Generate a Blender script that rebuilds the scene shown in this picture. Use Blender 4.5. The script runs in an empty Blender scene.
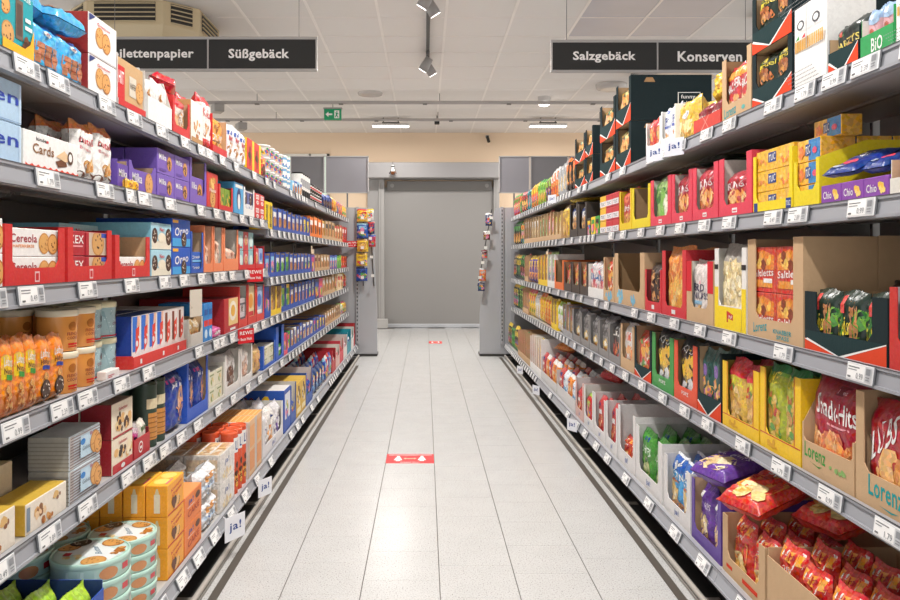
import bpy, math, random
from math import sin, cos, pi, radians
from mathutils import Vector, Matrix

random.seed(7)
SC = bpy.context.scene
COL = SC.collection

# ------------------------------------------------------------------ camera, world, light, exposure
F = 770.0          # focal length in pixels of the 900 px frame
EYE = 1.27         # camera height
VX, VY = 425.0, 257.0
cam_d = bpy.data.cameras.new('camera')
cam = bpy.data.objects.new('camera', cam_d)
COL.objects.link(cam)
cam.location = (0, 0, EYE)
cam.rotation_euler = (pi / 2, 0, 0)
cam_d.sensor_width = 36
cam_d.lens = F / 900 * 36
cam_d.shift_x = (450 - VX) / 900
cam_d.shift_y = -(300 - VY) / 900
cam_d.clip_start = .05
SC.camera = cam
SC.view_settings.view_transform = 'Standard'
SC.view_settings.look = 'None'
SC.view_settings.exposure = 0.46
SC.view_settings.gamma = 1
SC.view_settings.use_curve_mapping = False
SC.cycles.use_denoising = True
SC.cycles.max_bounces = 6
SC.cycles.sample_clamp_indirect = 6

world = bpy.data.worlds.new('world')
SC.world = world
world.use_nodes = True
world.node_tree.nodes['Background'].inputs[0].default_value = (1.0, .985, .965, 1)
world.node_tree.nodes['Background'].inputs[1].default_value = 1.25

CEIL = 3.51
SPOT_W, PANEL_W = 105, 28
def light(kind, name, loc, energy, color=(1, .965, .92), **kw):
    d = bpy.data.lights.new(name, kind); d.energy = energy; d.color = color
    for k, v in kw.items(): setattr(d, k, v)
    o = bpy.data.objects.new(name, d); COL.objects.link(o); o.location = loc
    return o
def aim(o, target):
    o.rotation_euler = (Vector(target) - o.location).to_track_quat('-Z', 'Y').to_euler()
SPOTS = [.6, 2.5, 4.4, 6.25, 8.35, 10.1]          # spots above the aisle, one to each rack; last pair past the track, without fixtures
for y in SPOTS:
    for s in (-1, 1):
        o = light('SPOT', 'spot_lamp', (.03 + s * .10, y, 3.22), SPOT_W, spot_size=radians(115), spot_blend=.6, shadow_soft_size=.045)
        aim(o, (s * 1.25 + .05, y + .1, .75))
LEDS = [(-.55, 12.4), (1.98, 12.4), (-5.2, 12.4), (4.5, 12.4)]
for x, y in LEDS:                                # slim ceiling panels in front of the back wall
    light('AREA', 'panel_lamp', (x, y, 3.36), PANEL_W, color=(1, .97, .93), shape='RECTANGLE', size=.58, size_y=.14)

# ------------------------------------------------------------------ colours and materials
def lin(h):
    h = h.lstrip('#')
    r = [int(h[i:i + 2], 16) / 255 for i in (0, 2, 4)]
    return tuple(c / 12.92 if c <= .04045 else ((c + .055) / 1.055) ** 2.4 for c in r) + (1.0,)
_lc = {}
def LC(h):
    if h not in _lc: _lc[h] = lin(NAMES.get(h, h))
    return _lc[h]
NAMES = dict(white='#ecebe8', offwhite='#ddd9d0', red='#cf1f24', pink='#e2455a', crimson='#a31522', orange='#ee7a1c', salmon='#ee8a5c',
             yellow='#f5cf1b', gold='#c99a3d', green='#3f9a3a', lime='#9ccb3a', darkgreen='#1f3a38', teal='#159aa6', lightblue='#8ec9e6',
             blue='#1c4fae', navy='#16306e', purple='#5d3fa0', violet='#8350b0', kraft='#c7a783', kraftd='#a08260', brown='#6a3c1f',
             black='#1d1d1f', dark='#33312f', grey='#a3a3a6', silver='#c2c4c8', cream='#eedfbe', magenta='#c8307f', maroon='#6d1420')

def material(name, rough=.5, attr=True, color=None, metallic=0, bump=.0, bscale=80, cvar=0.0, cscale=30, spec=.5, coat=0, busy=0.0, bz=60):
    m = bpy.data.materials.new(name); m.use_nodes = True
    nt = m.node_tree; b = nt.nodes['Principled BSDF']
    b.inputs['Roughness'].default_value = rough
    b.inputs['Metallic'].default_value = metallic
    b.inputs['Specular IOR Level'].default_value = spec
    b.inputs['Coat Weight'].default_value = coat
    if attr:
        a = nt.nodes.new('ShaderNodeAttribute'); a.attribute_name = 'Col'; src = a.outputs['Color']
    else:
        a = nt.nodes.new('ShaderNodeRGB'); a.outputs[0].default_value = LC(color); src = a.outputs[0]
    tc = nt.nodes.new('ShaderNodeTexCoord')
    if cvar:
        n = nt.nodes.new('ShaderNodeTexNoise'); n.inputs['Scale'].default_value = cscale; n.inputs['Detail'].default_value = 3
        nt.links.new(tc.outputs['Object'], n.inputs['Vector'])
        mr = nt.nodes.new('ShaderNodeMapRange'); mr.inputs[3].default_value = 1 - cvar; mr.inputs[4].default_value = 1 + cvar
        nt.links.new(n.outputs[0], mr.inputs[0])
        mx = nt.nodes.new('ShaderNodeVectorMath'); mx.operation = 'SCALE'
        nt.links.new(src, mx.inputs[0]); nt.links.new(mr.outputs[0], mx.inputs['Scale']); src = mx.outputs[0]
    if busy:                                   # small printed flecks in the artwork
        vo = nt.nodes.new('ShaderNodeTexVoronoi'); vo.inputs['Scale'].default_value = bz
        nt.links.new(tc.outputs['Object'], vo.inputs['Vector'])
        sp = nt.nodes.new('ShaderNodeSeparateColor'); nt.links.new(vo.outputs['Color'], sp.inputs[0])
        hs = nt.nodes.new('ShaderNodeHueSaturation')
        for k, (inp, lo, hi) in enumerate((('Hue', .5 - busy * .05, .5 + busy * .05), ('Saturation', 1 - busy * .5, 1 + busy * .15), ('Value', 1 - busy, 1 + busy * .6))):
            q = nt.nodes.new('ShaderNodeMapRange'); q.inputs[3].default_value = lo; q.inputs[4].default_value = hi
            nt.links.new(sp.outputs[k], q.inputs[0]); nt.links.new(q.outputs[0], hs.inputs[inp])
        nt.links.new(src, hs.inputs['Color']); src = hs.outputs['Color']
    nt.links.new(src, b.inputs['Base Color'])
    if bump:
        n = nt.nodes.new('ShaderNodeTexNoise'); n.inputs['Scale'].default_value = bscale
        nt.links.new(tc.outputs['Object'], n.inputs['Vector'])
        bp = nt.nodes.new('ShaderNodeBump'); bp.inputs['Strength'].default_value = bump; bp.inputs['Distance'].default_value = .004
        nt.links.new(n.outputs[0], bp.inputs['Height']); nt.links.new(bp.outputs[0], b.inputs['Normal'])
    return m
M_CARD = material('printed_card', .48, cvar=.06, cscale=45, busy=.05, bz=160)
M_BOARD = material('corrugated_card', .8, cvar=.07, cscale=25, bump=.15, bscale=120, spec=.2)
M_FOIL = material('printed_foil', .28, cvar=.10, cscale=25, bump=1.0, bscale=15, busy=.24, bz=110)
M_PLAST = material('glossy_plastic', .22, cvar=.02)
M_TIN = material('printed_tin', .3, cvar=.03, coat=.3)
M_METAL = material('powder_coated_steel', .42, cvar=.03, cscale=6)
M_DARK = material('dark_paint', .6, cvar=.05)
M_PAPER = material('tag_plastic', .35)

# ------------------------------------------------------------------ mesh builder
class MB:
    def __init__(s): s.v = []; s.f = []; s.c = []; s.m = []; s.sm = []
    def poly(s, pts, col, smooth=False, mi=0):
        b = len(s.v); s.v += pts; s.f.append(tuple(range(b, b + len(pts)))); s.c.append(col); s.m.append(mi); s.sm.append(smooth)
    def add(s, vs, fs, col, smooth=False, mi=0):
        b = len(s.v); s.v += vs
        for i, f in enumerate(fs):
            s.f.append(tuple(b + k for k in f)); s.c.append(col[i] if isinstance(col, list) else col); s.m.append(mi); s.sm.append(smooth)
    def box(s, x0, y0, z0, x1, y1, z1, col, side=None, top=None, ch=0.0, mi=0):
        """box with optional chamfered edges; front is the -y face"""
        side = side or col; top = top or side
        c = min(ch, (x1 - x0) / 3, (y1 - y0) / 3, (z1 - z0) / 3)
        if c <= 0:
            v = [(x, y, z) for x in (x0, x1) for y in (y0, y1) for z in (z0, z1)]
            s.add(v, [(0, 4, 5, 1), (2, 3, 7, 6), (0, 1, 3, 2), (4, 6, 7, 5), (1, 5, 7, 3), (0, 2, 6, 4)], [col, side, side, side, top, top], mi=mi)
            return
        X, Y, Z = (x0, x1), (y0, y1), (z0, z1)
        vid, vs = {}, []
        for i in (0, 1):
            for j in (0, 1):
                for k in (0, 1):
                    for a in 'xyz':
                        p = [X[i] + (c if i == 0 else -c) * (a != 'x'), Y[j] + (c if j == 0 else -c) * (a != 'y'), Z[k] + (c if k == 0 else -c) * (a != 'z')]
                        vid[(i, j, k, a)] = len(vs); vs.append(tuple(p))
        g = lambda i, j, k, a: vid[(i, j, k, a)]
        fs, cs = [], []
        for i in (0, 1):
            fs.append([g(i, 0, 0, 'x'), g(i, 1, 0, 'x'), g(i, 1, 1, 'x'), g(i, 0, 1, 'x')][::1 if i else -1]); cs.append(side)
            fs.append([g(0, i, 0, 'y'), g(1, i, 0, 'y'), g(1, i, 1, 'y'), g(0, i, 1, 'y')][::-1 if i else 1]); cs.append(side if i else col)
            fs.append([g(0, 0, i, 'z'), g(1, 0, i, 'z'), g(1, 1, i, 'z'), g(0, 1, i, 'z')][::1 if i else -1]); cs.append(top)
        for i in (0, 1):
            for j in (0, 1):
                fs.append([g(i, j, 0, 'x'), g(i, j, 1, 'x'), g(i, j, 1, 'y'), g(i, j, 0, 'y')]); cs.append(col if j == 0 else side)
                fs.append([g(i, 0, j, 'x'), g(i, 1, j, 'x'), g(i, 1, j, 'z'), g(i, 0, j, 'z')]); cs.append(side)
                fs.append([g(0, i, j, 'y'), g(1, i, j, 'y'), g(1, i, j, 'z'), g(0, i, j, 'z')]); cs.append(col if i == 0 else side)
                for k in (0, 1):
                    fs.append([g(i, j, k, 'x'), g(i, j, k, 'y'), g(i, j, k, 'z')]); cs.append(col)
        s.add(vs, fs, cs, mi=mi)
    def prism(s, prof, axis, a0, a1, col, edge=None, cin=None, mi=0):
        """extrude a 2D profile along an axis: 'x' profile is (y,z); 'y' profile is (x,z); 'z' profile is (x,y)"""
        edge = edge or col; cin = cin or col
        def P(p, a):
            return (a, p[0], p[1]) if axis == 'x' else (p[0], a, p[1]) if axis == 'y' else (p[0], p[1], a)
        n = len(prof); vs = [P(p, a0) for p in prof] + [P(p, a1) for p in prof]
        fs = [tuple(range(n)), tuple(range(2 * n - 1, n - 1, -1))]; cs = [col, cin]
        for i in range(n):
            j = (i + 1) % n; fs.append((i, i + n, j + n, j)); cs.append(edge)
        s.add(vs, fs, cs, mi=mi)
    def lathe(s, prof, seg, cx, cy, col, smooth=True, mi=0):
        """prof: list of (r,z[,colour])"""
        vs = [];
        for p in prof:
            for i in range(seg):
                a = 2 * pi * i / seg; vs.append((cx + p[0] * cos(a), cy + p[0] * sin(a), p[1]))
        fs, cs = [], []
        for k in range(len(prof) - 1):
            cc = prof[k][2] if len(prof[k]) > 2 else col
            for i in range(seg):
                j = (i + 1) % seg
                fs.append((k * seg + i, k * seg + j, (k + 1) * seg + j, (k + 1) * seg + i)); cs.append(cc)
        n = len(prof)
        s.add(vs, fs, cs, smooth, mi)
        s.poly([vs[i] for i in range(seg)][::-1], prof[0][2] if len(prof[0]) > 2 else col, mi=mi)
        s.poly([vs[(n - 1) * seg + i] for i in range(seg)], prof[-1][2] if len(prof[-1]) > 2 else col, mi=mi)
    def tube(s, p0, p1, r, col, seg=8, mi=0):
        p0, p1 = Vector(p0), Vector(p1); d = (p1 - p0).normalized()
        a = d.orthogonal().normalized(); b = d.cross(a)
        vs = [tuple(p + a * r * cos(2 * pi * i / seg) + b * r * sin(2 * pi * i / seg)) for p in (p0, p1) for i in range(seg)]
        s.add(vs, [(i, (i + 1) % seg, seg + (i + 1) % seg, seg + i) for i in range(seg)], col, True, mi)
        s.poly(vs[:seg][::-1], col, mi=mi); s.poly(vs[seg:], col, mi=mi)
    def mesh(s, name, mats):
        me = bpy.data.meshes.new(name)
        me.from_pydata(s.v, [], s.f)
        at = me.attributes.new('Col', 'FLOAT_COLOR', 'FACE')
        buf = []
        for c in s.c: buf += LC(c)
        at.data.foreach_set('color', buf)
        for m in (mats if isinstance(mats, (list, tuple)) else [mats]): me.materials.append(m)
        me.polygons.foreach_set('material_index', s.m)
        me.polygons.foreach_set('use_smooth', s.sm)
        me.update()
        return me

def link(name, data, parent=None, loc=(0, 0, 0), rot=(0, 0, 0)):
    o = bpy.data.objects.new(name, data); COL.objects.link(o)
    o.location = loc; o.rotation_euler = rot
    if parent is not None: o.parent = parent
    return o
def tag(o, label, cat, group=None, kind=None):
    if label: o['label'] = label
    if cat: o['category'] = cat
    if group: o['group'] = group
    if kind: o['kind'] = kind
    return o
def struct(name, data=None, **k):
    o = link(name, data, **k); o['kind'] = 'structure'; return o

# text outlines (built-in font), normalised to the unit square
_txt = {}
def text_shape(t, bold=.014):
    key = (t, bold)
    if key not in _txt:
        c = bpy.data.curves.new('lettering', 'FONT'); c.body = t; c.resolution_u = 2; c.offset = bold
        c.space_character = 1.05
        o = bpy.data.objects.new('lettering', c)
        me = o.to_mesh()
        vs = [(v.co.x, v.co.y) for v in me.vertices]; fs = [tuple(p.vertices) for p in me.polygons]
        o.to_mesh_clear(); bpy.data.objects.remove(o); bpy.data.curves.remove(c)
        x0, x1 = min(v[0] for v in vs), max(v[0] for v in vs); y0, y1 = min(v[1] for v in vs), max(v[1] for v in vs)
        _txt[key] = ([((x - x0) / (x1 - x0), (y - y0) / (y1 - y0)) for x, y in vs], fs, (x1 - x0) / (y1 - y0))
    return _txt[key]

# ------------------------------------------------------------------ printed art: flat shapes laid on a surface S(u,v,layer)
def draw(mb, S, asp, art, curved=False, lod=0, seed=1, sm=False):
    """asp = width/height of the printed face. Ops: r rect, p polygon, e ellipse, t text, k cluster of food, c cookie, w wave from below"""
    rnd = random.Random(seed)
    L = 1
    def P(pts, col, l): mb.poly([S(max(.0, min(1, u)), max(0, min(1, v)), l) for u, v in pts], col, sm)
    for op in art:
        k = op[0]; L += 1
        if k == 'r':
            _, x0, y0, x1, y1, col = op[:6]
            nx = max(1, int((x1 - x0) / .12)) if curved else 1; ny = max(1, int((y1 - y0) / .1)) if curved else 1
            for i in range(nx):
                for j in range(ny):
                    a, b = x0 + (x1 - x0) * i / nx, x0 + (x1 - x0) * (i + 1) / nx; c, d = y0 + (y1 - y0) * j / ny, y0 + (y1 - y0) * (j + 1) / ny
                    P([(a, c), (b, c), (b, d), (a, d)], col, L)
        elif k == 'p':
            P(op[1], op[2], L)
        elif k == 'e':
            _, cx, cy, rx, ry, col = op[:6]; n = 8 if lod else 14
            ring = [(cx + rx * cos(2 * pi * i / n), cy + ry * sin(2 * pi * i / n)) for i in range(n)]
            if curved:
                mid = [(cx + rx * .5 * cos(2 * pi * i / n), cy + ry * .5 * sin(2 * pi * i / n)) for i in range(n)]
                P(mid, col, L)
                for i in range(n): P([mid[i], ring[i], ring[(i + 1) % n], mid[(i + 1) % n]], col, L)
            else: P(ring, col, L)
        elif k == 't':
            _, s, x0, y0, x1, y1, col = op[:7]; sh = op[7] if len(op) > 7 else 0
            if lod: # far away: lettering becomes a bar per letter
                n = max(2, len(s))
                for i in range(n):
                    a = x0 + (x1 - x0) * i / n; b = a + (x1 - x0) * .75 / n; dy = sh * ((a - x0) / (x1 - x0) - .5)
                    P([(a, y0 + dy), (b, y0 + dy), (b, y1 + dy), (a, y1 + dy)], col, L)
                continue
            vs, fs, _a = text_shape(s, op[8] if len(op) > 8 else .014)
            pts = [S(max(.0, min(1, x0 + (x1 - x0) * u)), max(0, min(1, y0 + (y1 - y0) * v + sh * (u - .5))), L + .5) for u, v in vs]
            mb.add(pts, fs, col, sm)
        elif k == 'k':
            _, cx, cy, rx, ry, n, sz, cols = op[:8]
            if lod: n = max(6, int(n * .8))
            for i in range(n):
                a = rnd.random() * 2 * pi; r = rnd.random() ** .5
                x, y = cx + rx * r * cos(a), cy + ry * r * sin(a); q = sz * (.7 + .6 * rnd.random()); b = rnd.random() * pi
                m = 6; e = .6 + .4 * rnd.random()
                pts = []
                for t in range(m):
                    px, py = q * cos(2 * pi * t / m), q * e * sin(2 * pi * t / m)
                    pts.append((x + (px * cos(b) - py * sin(b)) / max(asp, 1), y + (px * sin(b) + py * cos(b)) * min(asp, 1)))
                P(pts, cols[i % len(cols)], L + .02 * i)
        elif k == 'c':
            _, cx, cy, r, kind = op[:5]
            c1, c2, c3 = dict(plain=('#c98a45', '#dba45f', '#a86a2c'), choc=('#3a2418', '#4a2e20', '#e8dccb'), chip=('#c08848', '#d39f60', '#4f2c17'),
                              nut=('#b5712f', '#dca05a', '#7c4518'))[kind]
            ru, rv = r / max(asp, 1), r * min(asp, 1); n = 8 if lod else 16
            P([(cx + ru * cos(2 * pi * i / n), cy + rv * sin(2 * pi * i / n)) for i in range(n)], c1, L)
            P([(cx + ru * .86 * cos(2 * pi * i / n), cy + rv * .86 * sin(2 * pi * i / n)) for i in range(n)], c2, L + .3)
            if not lod:
                for i in range(9):
                    a = rnd.random() * 2 * pi; q = .7 * rnd.random() ** .5; x, y = cx + ru * q * cos(a), cy + rv * q * sin(a)
                    P([(x + ru * .1 * cos(2 * pi * t / 5), y + rv * .1 * sin(2 * pi * t / 5)) for t in range(5)], c3, L + .6)
        elif k == 'w':
            _, y, amp, nw, col = op[:5]; n = 4 * nw if lod else 8 * nw
            for i in range(n):
                a, b = i / n, (i + 1) / n
                P([(a, 0), (b, 0), (b, y + amp * sin(b * nw * 2 * pi)), (a, y + amp * sin(a * nw * 2 * pi))], col, L)
        elif k == 'z':   # zigzag edged band
            _, y, amp, nw, col = op[:5]
            for i in range(nw * 2):
                a, b = i / nw / 2, (i + 1) / nw / 2; ya, yb = (y, y + amp) if i % 2 else (y + amp, y)
                P([(a, 0), (b, 0), (b, yb), (a, ya)], col, L)

# ------------------------------------------------------------------ products
DES = {}
def D(key, kind, name, cat, desc, base, art=(), mat=None, **k):
    DES[key] = dict(key=key, kind=kind, name=name, cat=cat, desc=desc, base=base, art=list(art), mat=mat, **k)

_items = {}
def item_parts(key, w, d, h, lod=0, var=0):
    """[(part name, mesh)] in local space: front at y=0 facing -y, centred on x, standing on z=0"""
    de = DES[key]
    w, d, h = round(w, 3), round(d, 3), round(h, 3)
    ck = (key, w, d, h, lod, var)
    if ck in _items: return _items[ck]
    base, art, kind = de['base'], de['art'], de['kind']
    side = de.get('side', base); top = de.get('top', side)
    seed = hash_(key) + var * 13
    mb = MB(); res = None
    if kind == 'box':
        mb.box(-w / 2, 0, 0, w / 2, d, h, base, side, top, ch=0 if lod else .0018)
        draw(mb, lambda u, v, l: ((u - .5) * (w - .004), -.0003 * l, v * (h - .004) + .002), w / h, art, lod=lod, seed=seed)
        if de.get('sart'):   # near side: local x- for the left rack, x+ for the right rack
            sa = de['sart']
            draw(mb, lambda u, v, l: (-w / 2 - .0003 * l, (1 - u) * d, v * h), d / h, sa, lod=lod, seed=seed)
            draw(mb, lambda u, v, l: (w / 2 + .0003 * l, u * d, v * h), d / h, sa, lod=lod, seed=seed)
        if de.get('tart'):
            draw(mb, lambda u, v, l: ((u - .5) * w, v * d, h + .0003 * l), w / d, de['tart'], lod=lod, seed=seed)
        mat = de['mat'] or M_CARD
    elif kind == 'bag':
        d = min(d, .5 * w, .085)
        nu, nv = (6, 8) if lod else (16, 24)
        r2 = random.Random(seed); ph = [r2.random() * 6.28 for _ in range(6)]
        soft = de.get('soft', 1.0)
        def S(u, v, l, sgn=1):
            pu = max(0, 1 - abs(2 * u - 1) ** 5) ** .5
            pv = min(1, (max(v - .01, 0) / .10)) ** .5 * min(1, (max(.97 - v, 0) / .17)) ** .55
            wr = (-abs(sin(u * 11 + v * 7 + ph[0]) * sin(v * 8 - u * 5 + ph[1])) * .16 + sin(u * 34 + ph[2]) * .22 * max(0, (v - .68) * 3) - abs(sin(u * 9 - v * 13 + ph[3])) * .08 + sin(u * 29 + ph[4]) * .1 * max(0, .2 - v) * 5) * soft
            y = d / 2 - sgn * (d / 2 * pu * pv * min(1.04, 1.02 + wr) + .0012)
            x = (u - .5) * w * (1 - .03 * pv - .012 + .012 * sin(v * 9 + ph[4]))
            z = .002 + v * (h - .006) + .004 * sin(u * 7 + ph[5]) * v
            return (x, y - sgn * .0004 * l, z + (.002 * (int(u * nu + .5) % 2) if v > .99 else 0))
        bands = de.get('bands', [])
        for sgn in (1, -1):
            vs = [S(i / nu, j / nv, 0, sgn) for j in range(nv + 1) for i in range(nu + 1)]
            fs, cs = [], []
            for j in range(nv):
                vc = (j + .5) / nv
                cc = base
                for b0, b1, bc in bands:
                    if b0 <= vc < b1: cc = bc
                for i in range(nu):
                    q = (j * (nu + 1) + i, j * (nu + 1) + i + 1, (j + 1) * (nu + 1) + i + 1, (j + 1) * (nu + 1) + i)
                    fs.append(q if sgn == 1 else q[::-1]); cs.append(cc)
            mb.add(vs, fs, cs, True)
        draw(mb, S, w / h, art, curved=True, lod=lod, seed=seed, sm=True)
        mat = de['mat'] or M_FOIL
    elif kind == 'tub':   # round tub with overhanging lid
        r = min(w, d) / 2; lh = min(.02, h * .16); seg = 12 if lod else 24
        t = de.get('taper', .9)
        mb.lathe([(r * t * .96, 0), (r * t, .003), (r * .95, h - lh)], seg, 0, r, base)
        def S(u, v, l):
            a = -pi / 2 - .4 + (u - .5) * 2.3; rr = r * t + (r * .95 - r * t) * v + .0006 + .0003 * l
            return (rr * cos(a), r + rr * sin(a), .004 + v * (h - lh - .006))
        draw(mb, S, 2.3 * r / h, art, curved=True, lod=lod, seed=seed)
        lid = MB(); lc = de.get('lid', 'white')
        lid.lathe([(r * .97, h - lh), (r, h - lh + .001), (r, h - .003), (r * .96, h), (r * .9, h), (r * .88, h - .003)], seg, 0, r, lc)
        res = [('tub_body', mb.mesh('tub_body', M_PLAST)), ('lid', lid.mesh('lid', M_PLAST))]
    elif kind == 'tin':
        r = min(w, d) / 2; seg = 40; lh = h * .28
        mb.lathe([(r * .96, 0), (r * .98, .003), (r * .98, h - lh)], seg, 0, r, base)
        def S(u, v, l):
            a = -pi / 2 + (u - .5) * 2.6 - .5; rr = r * .98 + .0004 + .0003 * l
            return (rr * cos(a), r + rr * sin(a), .004 + v * (h - lh - .006))
        draw(mb, S, 2.6 * r / h, art, curved=True, seed=seed)
        lid = MB()
        lid.lathe([(r * .99, h - lh), (r, h - lh + .001), (r, h - .004), (r * .985, h), (r * .95, h), (r * .94, h - .003)], seg, 0, r, base)
        draw(lid, lambda u, v, l: ((u - .5) * 2 * r * .93, r + (v - .5) * 2 * r * .93, h - .003 + .0003 * l), 1, de.get('tart', []), seed=seed)
        res = [('tin_body', mb.mesh('tin_body', M_TIN)), ('lid', lid.mesh('lid', M_TIN))]
    elif kind == 'tube':
        r = min(w, d) / 2; seg = 10 if lod else 20; ch = min(.012, h * .08)
        mb.lathe([(r, 0), (r, h - ch)], seg, 0, r, base)
        def S(u, v, l):
            a = -pi / 2 + (u - .5) * 2.6; rr = r + .0004 + .0003 * l
            return (rr * cos(a), r + rr * sin(a), v * (h - ch))
        draw(mb, S, 2.6 * r / h, art, curved=True, lod=lod, seed=seed)
        lid = MB(); lid.lathe([(r * 1.03, h - ch), (r * 1.03, h - .002), (r * .98, h), (r * .9, h), (r * .88, h - .004)], seg, 0, r, de.get('lid', 'white'))
        res = [('tube_body', mb.mesh('tube_body', M_CARD)), ('cap', lid.mesh('cap', M_PLAST))]
    if res is None:
        res = [(None, mb.mesh(de['name'], mat))]
    _items[ck] = res
    return res
def hash_(s):
    n = 7
    for ch in s: n = (n * 131 + ord(ch)) % 100003
    return n

# open-fronted shelf tray
_trays = {}
def tray_parts(st, w, dp, h, lod):
    w, dp, h = round(w, 3), round(dp, 3), round(h, 3)
    ck = (tuple((k, str(v)) for k, v in sorted(st.items())), w, dp, h, lod)
    if ck in _trays: return _trays[ck]
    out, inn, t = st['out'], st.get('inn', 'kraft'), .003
    lip, strip, fh, slope = st.get('lip', .25), st.get('strip', .1), st.get('fh', 1.0), st.get('slope', 0.0)
    mat = M_BOARD if st.get('board') or out.startswith('kraft') else M_CARD
    zl, zf, st_w = lip * h, fh * h, strip * w
    def sidep(mb, x0, x1, o_is_low):
        prof = [(t, 0), (dp - t, 0), (dp - t, h), (slope * dp + t, h), (t, zf)]
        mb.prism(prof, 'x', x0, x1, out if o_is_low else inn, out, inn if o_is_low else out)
    def front(mb):
        c = min(st_w * .8 + .004, zl * .4, .02)
        if strip > 0 and zf > zl * 1.1:
            W = w / 2; a = W - st_w
            prof = [(-W, 0), (W, 0), (W, zf), (a, zf), (a, zl + c), (a - c, zl), (-a + c, zl), (-a, zl + c), (-a, zf), (-W, zf)]
        else:
            W = w / 2; prof = [(-W, 0), (W, 0), (W, zl), (-W, zl)]
        mb.prism(prof, 'y', 0, t, out, out, inn)
        draw(mb, lambda u, v, l: ((u - .5) * w * .99, -.0003 * l, v * zl), w / zl, st.get('lipart', []), lod=lod)
        if not lod: draw(mb, lambda u, v, l: ((u - .5) * w * .995, -.0003 * l, v * h), w / h, st.get('art', []), lod=lod)
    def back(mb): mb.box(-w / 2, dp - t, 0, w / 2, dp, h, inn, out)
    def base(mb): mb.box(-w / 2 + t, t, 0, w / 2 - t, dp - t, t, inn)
    if lod:
        mb = MB(); sidep(mb, -w / 2, -w / 2 + t, 1); sidep(mb, w / 2 - t, w / 2, 0); front(mb); back(mb); base(mb)
        res = [(None, mb.mesh('display_tray', mat))]
    else:
        res = []
        for nm, fn in (('side_panel', lambda m: (sidep(m, -w / 2, -w / 2 + t, 1), draw(m, lambda u, v, l: (-w / 2 - .0003 * l, (1 - u) * dp, v * h), dp / h, st.get('sart', [])))),
                       ('side_panel', lambda m: (sidep(m, w / 2 - t, w / 2, 0), draw(m, lambda u, v, l: (w / 2 + .0003 * l, u * dp, v * h), dp / h, st.get('sart', [])))),
                       ('front_panel', front), ('back_panel', back), ('base_panel', base)):
            mb = MB(); fn(mb); res.append((nm, mb.mesh(nm, mat)))
    _trays[ck] = res
    return res

def assemble(parts, name, loc, rot):
    if len(parts) == 1 and parts[0][0] is None:
        return link(name, parts[0][1], loc=loc, rot=rot)
    e = link(name, None, loc=loc, rot=rot)
    for pn, me in parts: link(pn, me, parent=e)
    return e

# ------------------------------------------------------------------ the two racks
WL, WR = .973, 1.105           # distance of the shelf fronts from the camera axis
SIDE = {'L': dict(W=WL, rz=pi / 2, sx=-1), 'R': dict(W=WR, rz=-pi / 2, sx=1)}
def YofX(side, x, off=0.0): return abs((SIDE[side]['W'] + off) * F / (x - VX))
def wpos(side, s, y, z):       # s along the aisle, y into the shelf
    S_ = SIDE[side]; return (S_['sx'] * (S_['W'] + y), s, z)
L_SH = [1.749, 1.490, 1.197, .887, .576]; L_FAR = [1.749, 1.441, 1.139, .887, .576]
R_SH = [1.767, 1.414, .998, .640]
L_BASE, R_BASE = .155, .165
L_SPLIT = 4.756
def zshelf(side, lv, s):
    if side == 'L': return L_BASE if lv == 5 else (L_SH[lv] if s < L_SPLIT else L_FAR[lv])
    return R_BASE if lv == 4 else R_SH[lv]
BAYS = {'L': [(-.244, 1.006), (1.006, 2.256), (2.256, 3.506), (3.506, 4.756), (4.756, 6.006), (6.006, 7.256), (7.256, 8.506), (8.506, 9.756)],
        'R': [(.21, 1.46), (1.46, 2.71), (2.71, 3.96), (3.96, 5.21), (5.21, 6.46), (6.46, 7.71), (7.71, 8.96), (8.96, 9.80)]}
TAGS = {}                      # (side, level) -> [(s, width)]
def want_tag(side, lv, s, w=.11): TAGS.setdefault((side, lv), []).append((s, w))
# ------------------------------------------------------------------ floor, ceiling, back wall
BACK_Y = 13.9
mat_floor = material('terrazzo_tile', .24, attr=False, color='#c5c2bb', spec=.2)
nt = mat_floor.node_tree; bs = nt.nodes['Principled BSDF']
tc = nt.nodes.new('ShaderNodeTexCoord'); oi = nt.nodes.new('ShaderNodeObjectInfo')
n1 = nt.nodes.new('ShaderNodeTexNoise'); n1.inputs['Scale'].default_value = 170; n1.inputs['Detail'].default_value = 1
n2 = nt.nodes.new('ShaderNodeTexNoise'); n2.inputs['Scale'].default_value = 6
vadd = nt.nodes.new('ShaderNodeVectorMath'); vadd.operation = 'ADD'
nt.links.new(tc.outputs['Object'], vadd.inputs[0]); nt.links.new(oi.outputs['Location'], vadd.inputs[1])
nt.links.new(vadd.outputs[0], n1.inputs['Vector']); nt.links.new(vadd.outputs[0], n2.inputs['Vector'])
cr = nt.nodes.new('ShaderNodeValToRGB'); cr.color_ramp.elements[0].position = .28; cr.color_ramp.elements[0].color = lin('#83817e')
cr.color_ramp.elements[1].position = .40; cr.color_ramp.elements[1].color = lin('#b3b3b2')
e = cr.color_ramp.elements.new(.72); e.color = lin('#bfbfbe')
nt.links.new(n1.outputs[0], cr.inputs[0])
mr = nt.nodes.new('ShaderNodeMapRange'); mr.inputs[3].default_value = .93; mr.inputs[4].default_value = 1.06
nt.links.new(n2.outputs[0], mr.inputs[0])
sc_ = nt.nodes.new('ShaderNodeVectorMath'); sc_.operation = 'SCALE'
nt.links.new(cr.outputs[0], sc_.inputs[0]); nt.links.new(mr.outputs[0], sc_.inputs['Scale']); nt.links.new(sc_.outputs[0], bs.inputs['Base Color'])

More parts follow.
